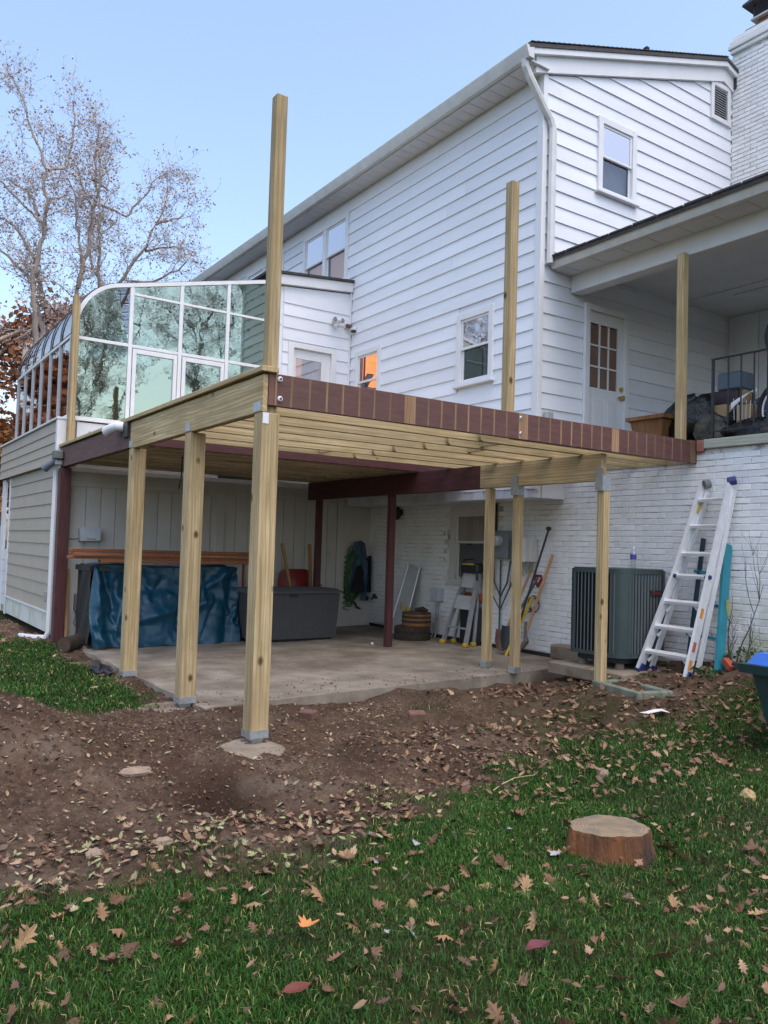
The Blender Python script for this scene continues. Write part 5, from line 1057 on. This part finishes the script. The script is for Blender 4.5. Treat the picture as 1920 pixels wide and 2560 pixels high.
top = V[-n_:]; MB().add([(2.65, .65, gz_s + .117)] + [(2.65 + (p_[0] - 2.65) * .5, .65 + (p_[1] - .65) * .5, p_[2] + .002) for p_ in top] + top, [(0, 1 + k, 1 + (k + 1) % n_) for k in range(n_)] + [(1 + k, 1 + n_ + k, 1 + n_ + (k + 1) % n_, 1 + (k + 1) % n_) for k in range(n_)]).build('cut_top', m, st)
rockm = PM('pale_stone', (.25, .185, .135), .9, .2, 9, .6, 40)
def rock(x, y, sx, sy, sz, label, seed, mat=None, name='rock'):
    rs = np.random.RandomState(seed); V = []; n1, n2 = 7, 11
    for i in range(n1 + 1):
        for j in range(n2):
            t, p_ = PI * i / n1, 2 * PI * j / n2; r = 1 + rs.uniform(-.16, .12); V.append((x + sx * r * math.sin(t) * math.cos(p_), y + sy * r * math.sin(t) * math.sin(p_), gz(x, y) + sz * .35 + sz * r * math.cos(t)))
    tag(MB().add(V, [(i * n2 + j, i * n2 + (j + 1) % n2, (i + 1) * n2 + (j + 1) % n2, (i + 1) * n2 + j) for i in range(n1) for j in range(n2)]).build(name, mat or rockm), label, name)
rock(.40, -.93, .06, .10, .035, 'pale flat stone on the dirt mound left of the corner post', 1); rock(1.49, -1.45, .038, .042, .026, 'small tan stone in the leaf litter left of the lawn edge', 2); rock(1.62, -1.18, .035, .05, .022, 'greyish stone with a squared edge right of the small tan one', 4)
rock(2.52, 2.02, .045, .05, .05, 'yellowish stone in the grass near the bin', 6, PM('ochre_stone', (.36, .26, .12), .9)); rock(1.75, 1.65, .04, .045, .04, 'grey brown clod in the grass behind the stump', 7)
brk = PM('dirty_red_brick', (.15, .075, .055), .9, .3, 8, .5)
for i, (x, y, a, lab_) in enumerate(((-.62, .80, .5, 'broken dark brick piece at the edge of the slab'), (-.12, 1.55, 1.1, 'half buried red brick fragment in the soil right of the slab'))):
    Mz = Matrix.Translation((x, y, gz(x, y) + .03)) @ Matrix.Rotation(a, 4, 'Z') @ Matrix.Rotation(.15, 4, 'X'); mb = MB(); mb.cbox(-.07, .07, -.045, .045, -.04, .03, .008); mb.v = [tuple(Mz @ Vector(p_)) for p_ in mb.v]; tag(mb.build('brick_piece', brk), lab_, 'brick')
pp = (.85, 3.38); tag(MB().add([(pp[0] + a, pp[1] + c_, gz(*pp) + .05 + d) for a, c_, d in ((-.08, -.13, 0), (.02, -.14, .01), (.05, .12, 0), (-.06, .14, .015), (-.02, 0, .03), (.04, 0, .025))], [(0, 1, 5, 4), (4, 5, 2, 3)]).build('paper_sheet', whitet), 'crumpled white paper sheet lying in the leaves', 'paper')
sk = [(1.66, .80), (1.62, .90), (1.63, 1.0), (1.70, 1.10)]; tag(MB().tube([(x, y, gz(x, y) + .02 + .02 * i) for i, (x, y) in enumerate(sk)], [.003, .003, .0025, .0015], 5).build('dry_stalk', PM('straw', (.42, .33, .18), .8)), 'long dry straw coloured stalk at the lawn edge', 'stalk')
V = [(-3.55 + .30 * math.cos(t) * r + .05 * math.sin(5 * t), -.10 + .10 * math.sin(t) * r, gz(-3.55, -.1) + .02 + .05 * (1 - r) + .012 * math.sin(7 * t + 5 * r)) for r in (.15, .4, .65, .85, 1.0) for t in np.linspace(0, 2 * PI, 18, endpoint=False)]
tag(MB().add(V, [(j * 18 + k, j * 18 + (k + 1) % 18, (j + 1) * 18 + (k + 1) % 18, (j + 1) * 18 + k) for j in range(4) for k in range(18)]).build('plastic_scrap', blackp), 'crumpled black plastic lying by the footing nearest the sunroom', 'plastic')

# ------------------------------------------------------------------ trees
RTV = Vector((.5596, .8288, 0)); DPV = Vector((-.8288, .5596, 0))
def tubes_np(segs, nside=5):
    """segs: list of (points Nx3, radii N) -> V, F quads"""
    V = []; F = []; off = 0
    ang = np.linspace(0, 2 * PI, nside, endpoint=False); ca, sa = np.cos(ang), np.sin(ang)
    for P, r in segs:
        P = np.asarray(P); m_ = len(P); D = np.gradient(P, axis=0); D /= np.linalg.norm(D, axis=1)[:, None] + 1e-9
        up = np.where(np.abs(D[:, 2:3]) > .9, np.array([[1., 0, 0]]), np.array([[0, 0, 1.]])); A = np.cross(D, up); A /= np.linalg.norm(A, axis=1)[:, None] + 1e-9; B = np.cross(D, A)
        V.append((P[:, None] + (A[:, None] * ca[None, :, None] + B[:, None] * sa[None, :, None]) * np.asarray(r)[:, None, None]).reshape(-1, 3))
        i_, k_ = np.meshgrid(np.arange(m_ - 1), np.arange(nside), indexing='ij'); i_, k_ = i_.ravel(), k_.ravel(); k2 = (k_ + 1) % nside
        F.append(np.stack([i_ * nside + k_, i_ * nside + k2, (i_ + 1) * nside + k2, (i_ + 1) * nside + k_], 1) + off); off += m_ * nside
    return np.concatenate(V), np.concatenate(F)
def grow(limbs, seed, tips, lv2=.30, dens=1.0):
    """limbs: list of (pts, r0, r1). adds three orders of branches; returns segs thick, segs thin, leaf points"""
    rs = np.random.RandomState(seed); thick, thin, leaves = [], [], []
    def wig(p, d, ln, k, w, upb):
        pts = [p]; d = d / np.linalg.norm(d)
        for i in range(k): d = d + rs.randn(3) * w + np.array([0, 0, upb]); d /= np.linalg.norm(d); pts.append(pts[-1] + d * ln / k)
        return np.array(pts)
    def order2(p, d, ln, r):
        q = wig(p, d, ln, 6, .16, .05); thin.append((q, np.linspace(r, r * .3, 7)))
        for j in range(int(ln * 3.4 * dens) + 2):
            k = rs.randint(1, 7); d3 = (q[k] - q[k - 1]) / (np.linalg.norm(q[k] - q[k - 1]) + 1e-9) * .6 + rs.randn(3) * .75; l3 = rs.uniform(.35, .95); q3 = wig(q[k], d3, l3, 4, .2, .06); thin.append((q3, np.linspace(r * .4, .0035, 5)))
            for _ in range(int(3 * dens)):
                k4 = rs.randint(1, 5); q4 = wig(q3[k4], rs.randn(3) * .8 + (q3[k4] - q3[k4 - 1]) * 3, rs.uniform(.15, .4), 2, .2, .05); thin.append((q4, np.array([.004, .003, .002])))
                if rs.rand() < tips: leaves.append(q4[2]); leaves.append(q4[1] + rs.randn(3) * .05)
    for pts, r0, r1 in limbs:
        P = np.array(pts, float); L = np.linalg.norm(np.diff(P, axis=0), axis=1); S = np.r_[0, np.cumsum(L)]; k = max(6, int(S[-1] / .3)); t = np.linspace(0, S[-1], k); Q = np.stack([np.interp(t, S, P[:, i]) for i in range(3)], 1)
        Q[1:-1] += rs.randn(k - 2, 3) * .035; R_ = np.linspace(r0, r1, k); thick.append((Q, R_))
        for i in range(1, k):
            fr = i / k
            if Q[i][2] < 6.5 and r0 > .1: continue
            nb = 1 if rs.rand() < min(1, .3 / lv2 * (.55 + .6 * fr)) else 0
            for _ in range(nb + (2 if i == k - 1 else 0)): d = (Q[i] - Q[i - 1]); d = d / np.linalg.norm(d) * .7 + rs.randn(3) * .8 + np.array([0, 0, .15]); order2(Q[i], d, rs.uniform(.6, 1.5) * (1.1 - .4 * fr), max(.008, R_[i] * .38))
    return thick, thin, leaves
def leafmesh(pts, size, rs):
    P = np.array(pts); n_ = len(P); a = rs.randn(n_, 3); a /= np.linalg.norm(a, axis=1)[:, None]; b_ = np.cross(a, rs.randn(n_, 3)); b_ /= np.linalg.norm(b_, axis=1)[:, None]; s_ = size * (.6 + .8 * rs.rand(n_))[:, None]
    V = np.stack([P - a * s_, P + b_ * s_ * .6, P + a * s_, P - b_ * s_ * .6], 1).reshape(-1, 3); F = np.arange(4 * n_).reshape(-1, 4); return V, F
barkt = PM('tree_bark', (.33, .265, .22), .9, .3, 3, .6, 12, col2=(.44, .36, .30), stretch=(1, 1, .3), bdist=.03)
twigm = PM('tree_twigs', (.42, .35, .33), .9, .2, 3, 0); rosy = PM('rosy_dry_leaf', (.52, .41, .37), .8, .25, 3, 0, worldpos=True, col2=(.56, .45, .36)); rust = PM('rusty_oak_leaf', (.17, .055, .026), .85, .4, .7, 0, worldpos=True, col2=(.32, .13, .05)); orange = PM('orange_leaf', (.42, .13, .04), .85, .4, .7, 0, worldpos=True, col2=(.5, .24, .07))
T1 = [[(-.3, 0), (-.35, 4), (-.55, 8), (-.66, 10.13), (-.34, 11.65), (-.21, 12.59), (-.29, 13.76), (-.22, 14.05), (-.48, 14.57), (-.73, 15.15), (-.9, 16.09), (-1.1, 16.68), (-1.36, 17.26)], [(-.22, 14.05), (-.02, 14.7), (.04, 15.83), (.06, 16.71), (-.02, 17.18)], [(-.34, 11.65), (-.78, 12.51), (-1.69, 13.48), (-2.36, 14.22), (-2.9, 14.73)], [(-.91, 12.8), (-1.05, 13.32), (-1.6, 13.95), (-2.07, 14.29)], [(-.6, 9.2), (-1.0, 11.11), (-1.5, 12.02), (-1.93, 12.54), (-2.28, 12.64), (-2.99, 13.09)], [(-.45, 7.5), (.30, 9.0), (.51, 10.17), (.54, 11.21), (.34, 12.55), (.13, 13.89), (-.06, 14.35)], [(.51, 10.0), (.73, 11.45), (.79, 12.62), (.8, 13.2), (.53, 13.9), (.27, 14.71), (.08, 15.06)], [(.8, 13.2), (1.13, 14.04), (1.02, 15.21), (.9, 15.85)], [(-.5, 8.0), (-1.0, 10.12), (-1.55, 10.8), (-2.23, 11.65), (-2.84, 12.51)]]
T2 = [[(0, 0), (-.1, 5), (-.37, 10.85), (-.3, 11.92), (-.3, 13.42), (-.47, 14.29), (-.45, 15.36), (-.3, 16.13)], [(-.3, 13.42), (.05, 13.81), (.45, 14.45), (.8, 14.96), (1.09, 15.54)], [(-.35, 10.6), (.38, 12.0), (.72, 12.45), (1.11, 13.52), (1.44, 14.48), (1.47, 15.11)], [(.73, 12.39), (1.21, 12.59), (2.08, 12.52)], [(-.25, 9.6), (.42, 11.0), (1.28, 11.09), (1.87, 11.48), (2.29, 11.87)], [(-.3, 9.6), (-.87, 11.09), (-1.16, 11.89), (-1.25, 12.64), (-1.17, 13.45)], [(1.11, 13.52), (1.78, 13.8), (2.08, 13.99)], [(-.47, 14.29), (-.68, 14.98), (-.78, 15.73)]]
def bare_tree(base, T, seed, label, r0=.24, tips=.9, leafmat=None, lsize=.042, cat='tree', group=None, dens=1.75):
    rs = np.random.RandomState(seed); limbs = []; tr = thing('bare_tree', label, cat, base, group); wob = {}
    for i, l_ in enumerate(T):
        pts = []; dz = rs.uniform(-1, 1); L0 = l_[0][1]
        for (u, h) in l_:
            h = h if h < 9 else 9 + (h - 9) * .87
            key = (round(u, 2), round(h, 2))
            if key not in wob: wob[key] = (0 if h < 8 else dz * (h - L0) * .15) + (wob.get((round(l_[0][0], 2), round(l_[0][1], 2)), 0) if i else 0)
            p_ = RTV * u + DPV * wob[key]; pts.append((p_.x, p_.y, h))
        limbs.append((pts, r0 if i == 0 else r0 * .48 if l_[0][1] < 11 else r0 * .33, .022))
    th, tn, lv = grow(limbs, seed, tips, dens=dens)
    V, F = tubes_np(th, 9); o = npmesh('trunk', V + np.array(base), F, barkt, tr, base, True); V, F = tubes_np(tn, 3); npmesh('twigs', V + np.array(base), F, twigm, o, base)['kind'] = 'stuff'
    V, F = leafmesh(lv, lsize, rs); npmesh('crown', V + np.array(base), F, leafmat or rosy, tr, base); return tr
t1 = bare_tree((-23.29, 3.43, 0), T1, 5, 'tall nearly bare multi stemmed tree at the far left', .165)
t2 = bare_tree((-24.19, 5.67, 0), T2, 9, 'nearly bare tree with spreading right limbs beside the sunroom', .14)
def oak(base, h, rad, seed, label, mat, count, lsize=.16, group=None, name='oak_tree'):
    rs = np.random.RandomState(seed); tr = thing(name, label, 'tree', base, group); limbs = [([(0, 0, 0), (.2, .1, h * .35), (.1, 0, h * .7), (0, 0, h)], rad * .05 + .1, .05)]; L = []
    for k in range(16):
        z = h * rs.uniform(.22, .85); a = rs.uniform(0, 2 * PI); ln = rad * rs.uniform(.6, 1.05) * (1.1 - .5 * abs(z / h - .5)); p0 = np.array([.1, 0, z]); p1 = p0 + np.array([math.cos(a) * ln, math.sin(a) * ln, h * rs.uniform(.02, .2)]); limbs.append(([p0, (p0 * .5 + p1 * .5) + [0, 0, .4], p1], .11, .02)); L += [p0 + (p1 - p0) * t for t in rs.uniform(.35, 1.05, 5)]
    V, F = tubes_np([(np.array([np.array(p_, float) for p_ in pts]), np.linspace(a, c_, len(pts))) for pts, a, c_ in limbs], 7); npmesh('trunk', V + np.array(base), F, barkt, tr, base, True)
    C_ = np.array(L); idx = rs.randint(0, len(C_), count); P = C_[idx] + rs.randn(count, 3) * np.array([rad * .17, rad * .17, h * .045]); V, F = leafmesh(P, lsize, rs); npmesh('crown', V + np.array(base), F, mat, tr, base); return tr
oak((-35.5, 3.0, 0), 13.6, 4.6, 21, 'rust brown oak tree behind the bare tree at the far left', rust, 17000)
oak((-33.5, 1.0, 0), 7.6, 3.0, 22, 'low orange leaved tree at the left edge beside the sunroom', orange, 7000, .13)
bare_tree((-52.0, 18.6, 6.0), [[(0, 0), (.1, 6), (0, 10), (.2, 15.6)], [(.05, 8), (-1.4, 12), (-2.2, 14.5)], [(.05, 9), (1.3, 12), (2.0, 14)], [(0, 10), (-.6, 13), (-.9, 15)]], 31, 'small distant bare tree peeking over the sunroom roof', .2, .25)
# trees on the far sides of the yard, seen only as reflections in the glass
def copy_tree(src, loc, rz, sc, label, group):
    r = src.copy(); COL.objects.link(r); r.location = loc; r.rotation_euler = (0, 0, rz); r.scale = (sc,) * 3; r['label'] = label; r['group'] = group
    for ch in src.children:
        c_ = ch.copy(); COL.objects.link(c_); c_.parent = r
        for g_ in ch.children: d = g_.copy(); COL.objects.link(d); d.parent = c_
for i, (loc, rz, sc, s_) in enumerate((((21, 13, 0), .6, .95, t1), ((17, 6.5, 0), 2.2, .8, t2), ((26, 20, 0), 3.5, 1.1, t2), ((30, 9, 0), 1.1, 1.0, t1), ((-26, -14, 0), 2.0, .9, t1), ((-16, -17, 0), 4.0, .95, t2))):
    copy_tree(s_, loc, rz, sc, 'bare tree reflected in the house glass', 'trees reflected in the glass')
rk = oak((-25, -4.6, 0), 9, 4.5, 23, 'rust coloured oak mirrored in the curved sunroom glass', rust, 7000, .18); copy_tree(rk, (-39, -7.2, 0), 1.0, 1.1, 'rust coloured oak mirrored in the curved sunroom glass', 'trees reflected in the sunroom'); rk['group'] = 'trees reflected in the sunroom'; copy_tree(rk, (24, 10, 0), 2.0, .8, 'rust coloured oak mirrored in the curved sunroom glass', 'trees reflected in the sunroom')

# ------------------------------------------------------------------ grass and leaves
def scatter(n_, x0, x1, y0, y1): return RS.uniform(x0, x1, n_), RS.uniform(y0, y1, n_)
def blades(n_, box_, hh, ww, thr):
    x, y_ = scatter(n_, *box_); k = lawn(x, y_) * (.55 + .9 * fbm(x * 2.6 + 7, y_ * 2.6, 3)) > RS.uniform(thr, 1, n_) * .95; d = np.hypot(x - 5.29, y_ + 2.49); k &= (np.hypot(x - 2.65, y_ - .65) > .205)
    x, y_ = x[k], y_[k]; m_ = len(x); z = gz0(x, y_); h = hh * (.45 + .8 * RS.rand(m_)) * (.6 + .8 * fbm(x * 3, y_ * 3, 3)); a = RS.uniform(0, 2 * PI, m_); w = ww * (.6 + .8 * RS.rand(m_)); ln = h * RS.uniform(.2, 1.35, m_); b_ = RS.uniform(0, 2 * PI, m_)
    ca, sa, cb, sb = np.cos(a) * w, np.sin(a) * w, np.cos(b_) * ln, np.sin(b_) * ln
    V = np.stack([np.stack([x - ca, y_ - sa, z - .005], 1), np.stack([x + ca, y_ + sa, z - .005], 1), np.stack([x + ca * .8 + cb * .35, y_ + sa * .8 + sb * .35, z + h * .62], 1), np.stack([x - ca * .8 + cb * .35, y_ - sa * .8 + sb * .35, z + h * .62], 1), np.stack([x + cb, y_ + sb, z + h * (1 - .30 * (ln / h) ** 2)], 1)], 1)
    t = RS.rand(m_) * .6 + fbm(x * 1.1, y_ * 1.1, 3) * .7; dry = (RS.rand(m_) < .06)[:, None]
    col = np.where(dry, np.array([[.32, .27, .10]]), np.array([[.008, .034, .004]]) * (1 - np.clip(t, 0, 1))[:, None] + np.array([[.042, .125, .012]]) * np.clip(t, 0, 1)[:, None])
    return V.reshape(-1, 3), np.repeat(col, 5, 0)
Vs, Cs = zip(blades(220000, (1.0, 4.6, -2.3, 1.2), .031, .0017, .05), blades(90000, (.9, 3.8, 1.0, 5.0), .033, .0022, .05), blades(44000, (-7.4, -1.2, -2.2, .05), .04, .0038, .05), blades(12000, (-1.2, 1.6, .8, 4.9), .035, .0028, .2))
V = np.concatenate(Vs); C_ = np.concatenate(Cs); i0 = np.arange(0, len(V), 5)
F = np.concatenate([np.stack([i0, i0 + 1, i0 + 2], 1), np.stack([i0, i0 + 2, i0 + 3], 1), np.stack([i0 + 3, i0 + 2, i0 + 4], 1)])
m, nt, n, l, b = nodes('grass_blade'); a_ = n.new('ShaderNodeAttribute'); a_.attribute_name = 'tint'; l.new(a_.outputs['Color'], b.inputs['Base Color']); b.inputs['Roughness'].default_value = .6; b.inputs['Specular IOR Level'].default_value = .3
tag(npmesh('grass', V, F, m, attr={'tint': ('FLOAT_COLOR', np.c_[C_, np.ones(len(C_))])}), 'green lawn grass', 'grass', kind='stuff')

def oakleaf(seed, kind):
    rs = np.random.RandomState(seed); pts = []
    if kind == 'oak':
        half = [(0, -.6), (.03, -.42), (.16, -.36), (.10, -.24), (.30, -.10), (.13, -.02), (.36, .16), (.14, .20), (.26, .38), (.09, .40), (.06, .56)]
    elif kind == 'maple': half = [(0, -.5), (.02, -.3), (.22, -.34), (.16, -.2), (.46, -.16), (.34, 0), (.44, .12), (.22, .12), (.26, .32), (.10, .28), (.05, .5)]
    else: half = [(0, -.55), (.03, -.4), (.16, -.25), (.22, 0), (.18, .25), (.08, .42), (.02, .5)]
    half = [(x * rs.uniform(.85, 1.15), y_ + rs.uniform(-.02, .02)) for x, y_ in half]; out = half + [(0, half[-1][1] + .06)] + [(-x * rs.uniform(.9, 1.1), y_) for x, y_ in half[::-1] if x > .005]
    cu_, tw = rs.uniform(.2, 1.3), rs.uniform(-.7, .7); v = [(0, 0, 0)]
    mid = [(0, y_) for y_ in (-.4, -.1, .2, .45)]
    z = lambda x, y_: cu_ * (abs(x) * .7 + .5 * y_ * y_) + tw * x * y_ * 1.2 + rs.uniform(-.03, .03)
    v = [(x, y_, z(x, y_)) for x, y_ in out]; c0 = len(v); v.append((0, 0, -.01)); return v, [(c0, i, (i + 1) % len(out)) for i in range(len(out))]
def leafmat(name, stops, rnd_attr=False):
    m, nt, n, l, b = nodes(name)
    if rnd_attr: a_ = n.new('ShaderNodeAttribute'); a_.attribute_name = 'tint'; c = a_.outputs['Color']
    else: oi = n.new('ShaderNodeObjectInfo'); c = ramp(nt, oi.outputs['Random'], stops)
    c = mixc(nt, ramp(nt, noise(nt, coords(nt), 30, 4), [(.4, (0, 0, 0)), (.8, (.6, .6, .6))]), c, (.10, .05, .03)); l.new(c, b.inputs['Base Color']); b.inputs['Roughness'].default_value = .7; return m
KINDS = {'tan': (leafmat('tan_leaf', [(0, (.24, .135, .06)), (.3, (.36, .23, .11)), (.6, (.17, .09, .042)), (.8, (.29, .15, .06)), (1, (.21, .13, .07))]), 'dry tan lobed leaf lying in the foreground lawn', 'tan leaves fallen on the lawn', 'oak'),
         'brown': (leafmat('brown_leaf', [(0, (.115, .058, .026)), (.5, (.18, .095, .045)), (1, (.085, .042, .022))]), 'dark brown curled leaf lying in the foreground lawn', 'brown leaves fallen on the lawn', 'maple'),
         'grey': (leafmat('grey_leaf', [(0, (.30, .29, .30)), (1, (.44, .42, .42))]), 'pale grey leaf underside showing in the foreground lawn', 'grey leaves fallen on the lawn', 'maple'),
         'green': (leafmat('green_leaf', [(0, (.20, .26, .10)), (1, (.34, .36, .16))]), 'yellow green narrow leaf lying on the soil edge', 'green leaves fallen on the soil', 'oval')}
LM = {k: [] for k in KINDS}
for k, (mt, _, _, kd) in KINDS.items():
    for q in range(6):
        v, f = oakleaf(q * 7 + len(k), 'oak' if (k == 'brown' and q < 3) else kd); me = bpy.data.meshes.new('leaf'); me.from_pydata(v, [], f); me.materials.append(mt); LM[k].append(me)
cnt = 0; placed = []
while cnt < 270:
    x, y_ = random.uniform(1.2, 4.4), random.uniform(-2.2, 2.2)
    d = Vector((x, y_, 0)) - Vector((5.2876, -2.4892, 0)); cd = d.dot(Vector((-.828, .559, 0))); sdv = d.dot(Vector((.5604, .8276, 0)))
    if cd < 1.7 or cd > 4.4 or abs(sdv) > cd * .50 or math.hypot(x - 2.65, y_ - .65) < .22: continue
    lw_ = float(lawn([x], [y_])[0])
    k = random.choices(['tan', 'brown', 'grey'], [.42, .52, .06])[0] if lw_ > .4 else 'green'
    if k == 'green' and random.random() > .5: continue
    o = bpy.data.objects.new('fallen_leaf', random.choice(LM[k])); COL.objects.link(o); s_ = random.choice((.045, .06, .07, .085, .1)) * random.uniform(.8, 1.15) if k != 'green' else random.uniform(.03, .06)
    if k == 'grey': s_ *= .7
    o.location = (x, y_, gz(x, y_) + (.012 + random.uniform(0, .018) if lw_ > .4 else .012)); o.scale = (s_, s_, s_); o.rotation_euler = (random.gauss(0, .45) + (PI if random.random() < .4 else 0), random.gauss(0, .45), random.uniform(0, 6.28)); tag(o, KINDS[k][1], 'leaf', KINDS[k][2]); cnt += 1
for nm, p_, s_, colr, lab_, kd in (('fallen_leaf', (3.22, -.39), .13, (.11, .022, .03), 'large dark red oval leaf lying flat on the lawn', 'oval'), ('fallen_leaf', (2.70, -1.02), .10, (.42, .17, .05), 'bright orange leaf on the lawn below the dirt patch', 'maple'), ('fallen_leaf', (3.05, -1.25), .12, (.13, .030, .018), 'upright reddish leaf standing in the foreground grass', 'oval')):
    v, f = oakleaf(len(lab_), kd); o = MB().add([(p_[0] + a * s_, p_[1] + c_ * s_ * .9, gz(*p_) + .05 + d * s_ * .6) for a, c_, d in v], f).build(nm, PM('leaf_' + lab_[:12].replace(' ', '_'), colr, .7, .25, 20, .2)); tag(o, lab_, 'leaf')
# small litter: one mass
protos = [oakleaf(100 + q, ['oak', 'maple', 'oval', 'oval'][q % 4]) for q in range(8)]
def litter(n_, box_, size, keep, pal):
    V, F, C2 = [], [], []; x, y_ = scatter(n_, *box_); z = gz0(x, y_); lw = lawn(x, y_); kk = keep(x, y_, lw) > RS.rand(n_)
    for xi, yi, zi, li in zip(x[kk], y_[kk], z[kk], lw[kk]):
        v, f = protos[RS.randint(8)]; v = np.array(v); s_ = size * (.5 + .8 * RS.rand()); a = RS.uniform(0, 6.28); t1_, t2_ = RS.randn(2) * .35; ca, sa = math.cos(a), math.sin(a)
        P = v * s_; P[:, 2] += P[:, 0] * t1_ + P[:, 1] * t2_; P = np.stack([P[:, 0] * ca - P[:, 1] * sa, P[:, 0] * sa + P[:, 1] * ca, P[:, 2]], 1) + [xi, yi, zi + .012 + .03 * li]
        off = sum(len(q) for q in V) if False else LIT[0]; V.append(P); F += [(a_ + off, b_ + off, c_ + off) for a_, b_, c_ in f]; LIT[0] += len(P); C2.append(np.repeat([pal[RS.randint(len(pal))] * RS.uniform(.75, 1.2)], len(P), 0))
    return V, F, C2
LIT = [0]; PAL = [np.array(c) for c in ((.24, .135, .07), (.15, .075, .04), (.32, .21, .12), (.10, .05, .03), (.19, .11, .065), (.13, .085, .055))]; PALG = PAL + [np.array(c) for c in ((.26, .27, .12), (.34, .34, .18), (.34, .24, .14))]
oxs = lambda x, y_: 1 - ((x > SLAB[0]) & (x < SLAB[1] + .05) & (y_ > SLAB[2]) & (y_ < 5.2)) * 1.0
VV, FF, CC = [], [], []
for a in (litter(3000, (-1.1, 1.9, 2.4, 5.0), .058, lambda x, y_, w: .46 * oxs(x, y_) * sstep(2.2, 3.2, y_), PAL), litter(1500, (.2, 2.1, .6, 2.8), .055, lambda x, y_, w: .55 * (1 - .4 * w), PAL), litter(2600, (1.0, 2.4, -2.2, .4), .042, lambda x, y_, w: (1 - w) * .62 * sstep(.9, 1.7, x + .25 * (y_ < -1)), PALG), litter(2200, (-1.2, 1.6, -2.2, 1.6), .035, lambda x, y_, w: .45 * (1 - w), PALG), litter(1900, (1.4, 4.4, -2.2, 3.6), .038, lambda x, y_, w: .6 * w, PAL), litter(300, (-7, -1.6, -1.6, .1), .06, lambda x, y_, w: .4, PALG)):
    VV += a[0]; FF += a[1]; CC += a[2]
CCa = np.concatenate(CC)
tag(npmesh('leaf_litter', np.concatenate(VV), FF, leafmat('litter_leaf', None, True), attr={'tint': ('FLOAT_COLOR', np.c_[CCa, np.ones(len(CCa))])}), 'small dry leaves littering the soil and lawn', 'leaf litter', kind='stuff')
# crumbs of soil, wood chips and gravel
def crumbs(n_, box_, s0, s1, keep, cols, zf=None):
    x, y_ = scatter(n_, *box_); k = keep(x, y_) > RS.rand(n_); x, y_ = x[k], y_[k]; z = (zf or gz0)(x, y_); m_ = len(x); s_ = RS.uniform(s0, s1, m_) ** 1.0
    base = np.array([(1, 0, 0), (-.5, .87, 0), (-.5, -.87, 0), (0, 0, 1.0)]); P = base[None] * (s_[:, None, None] * RS.uniform(.5, 1.3, (m_, 4, 3))); a = RS.uniform(0, 6.28, m_); ca, sa = np.cos(a)[:, None], np.sin(a)[:, None]
    P = np.stack([P[..., 0] * ca - P[..., 1] * sa, P[..., 0] * sa + P[..., 1] * ca, P[..., 2] * .8 - .002], 2) + np.stack([x, y_, z], 1)[:, None]; c_ = np.array(cols)[RS.randint(len(cols), size=m_)] * RS.uniform(.7, 1.2, (m_, 1)); return P.reshape(-1, 3), np.repeat(c_, 4, 0)
DC = [(.05, .028, .015), (.09, .052, .031), (.14, .092, .06), (.04, .022, .013)]; WC = [(.42, .34, .22), (.5, .42, .3), (.36, .3, .24)]
soilk = lambda x, y_: (1 - lawn(x, y_)) * oxs(x, y_); cr = [crumbs(30000, (-3, 2.0, -2.1, 2.6), .004, .016, soilk, DC), crumbs(2600, (-3, 1.9, -2.1, 2.2), .012, .036, lambda x, y_: soilk(x, y_) * (.8 * sstep(.42, .62, fbm(x * 1.6 + 11, y_ * 1.6, 3)) + .6 * np.exp(-(((x + .3) / .8) ** 2 + ((y_ + 1.4) / .6) ** 2))), DC), crumbs(1500, (-2.5, 2.0, -2.0, 2.6), .003, .010, soilk, WC), crumbs(1600, (-5.4, -2.6, -.6, .1), .006, .016, lambda x, y_: .8 * np.exp(-((y_ + .12) / .14) ** 2), [(.32, .25, .17), (.22, .16, .1)]), crumbs(1200, (-9.5, -6.4, -.7, -.02), .01, .045, lambda x, y_: .9, [(.17, .11, .075), (.12, .075, .05)])]
cr += [crumbs(700, (-5.0, -1.35, .16, 4.9), .004, .013, lambda x, y_: .25 + .75 * sstep(1.2, -.0, y_ * .5 - x * .5 - 1.0), [(.10, .065, .04), (.06, .04, .025), (.42, .38, .30), (.16, .08, .045)], slabz), crumbs(500, (-2.2, -1.28, .16, 4.4), .004, .02, lambda x, y_: sstep(-2.2, -1.3, x), DC, slabz)]
Vc = np.concatenate([c_[0] for c_ in cr]); Cc = np.concatenate([c_[1] for c_ in cr]); i0 = np.arange(0, len(Vc), 4); Fc = np.concatenate([np.stack([i0 + a, i0 + b_, i0 + 3], 1) for a, b_ in ((0, 1), (1, 2), (2, 0))])
m, nt, n, l, b = nodes('soil_crumb'); a_ = n.new('ShaderNodeAttribute'); a_.attribute_name = 'tint'; l.new(a_.outputs['Color'], b.inputs['Base Color']); b.inputs['Roughness'].default_value = .95
tag(npmesh('soil_crumbs', Vc, Fc, m, attr={'tint': ('FLOAT_COLOR', np.c_[Cc, np.ones(len(Cc))])}), 'loose soil crumbs and wood chips', 'soil', kind='stuff')
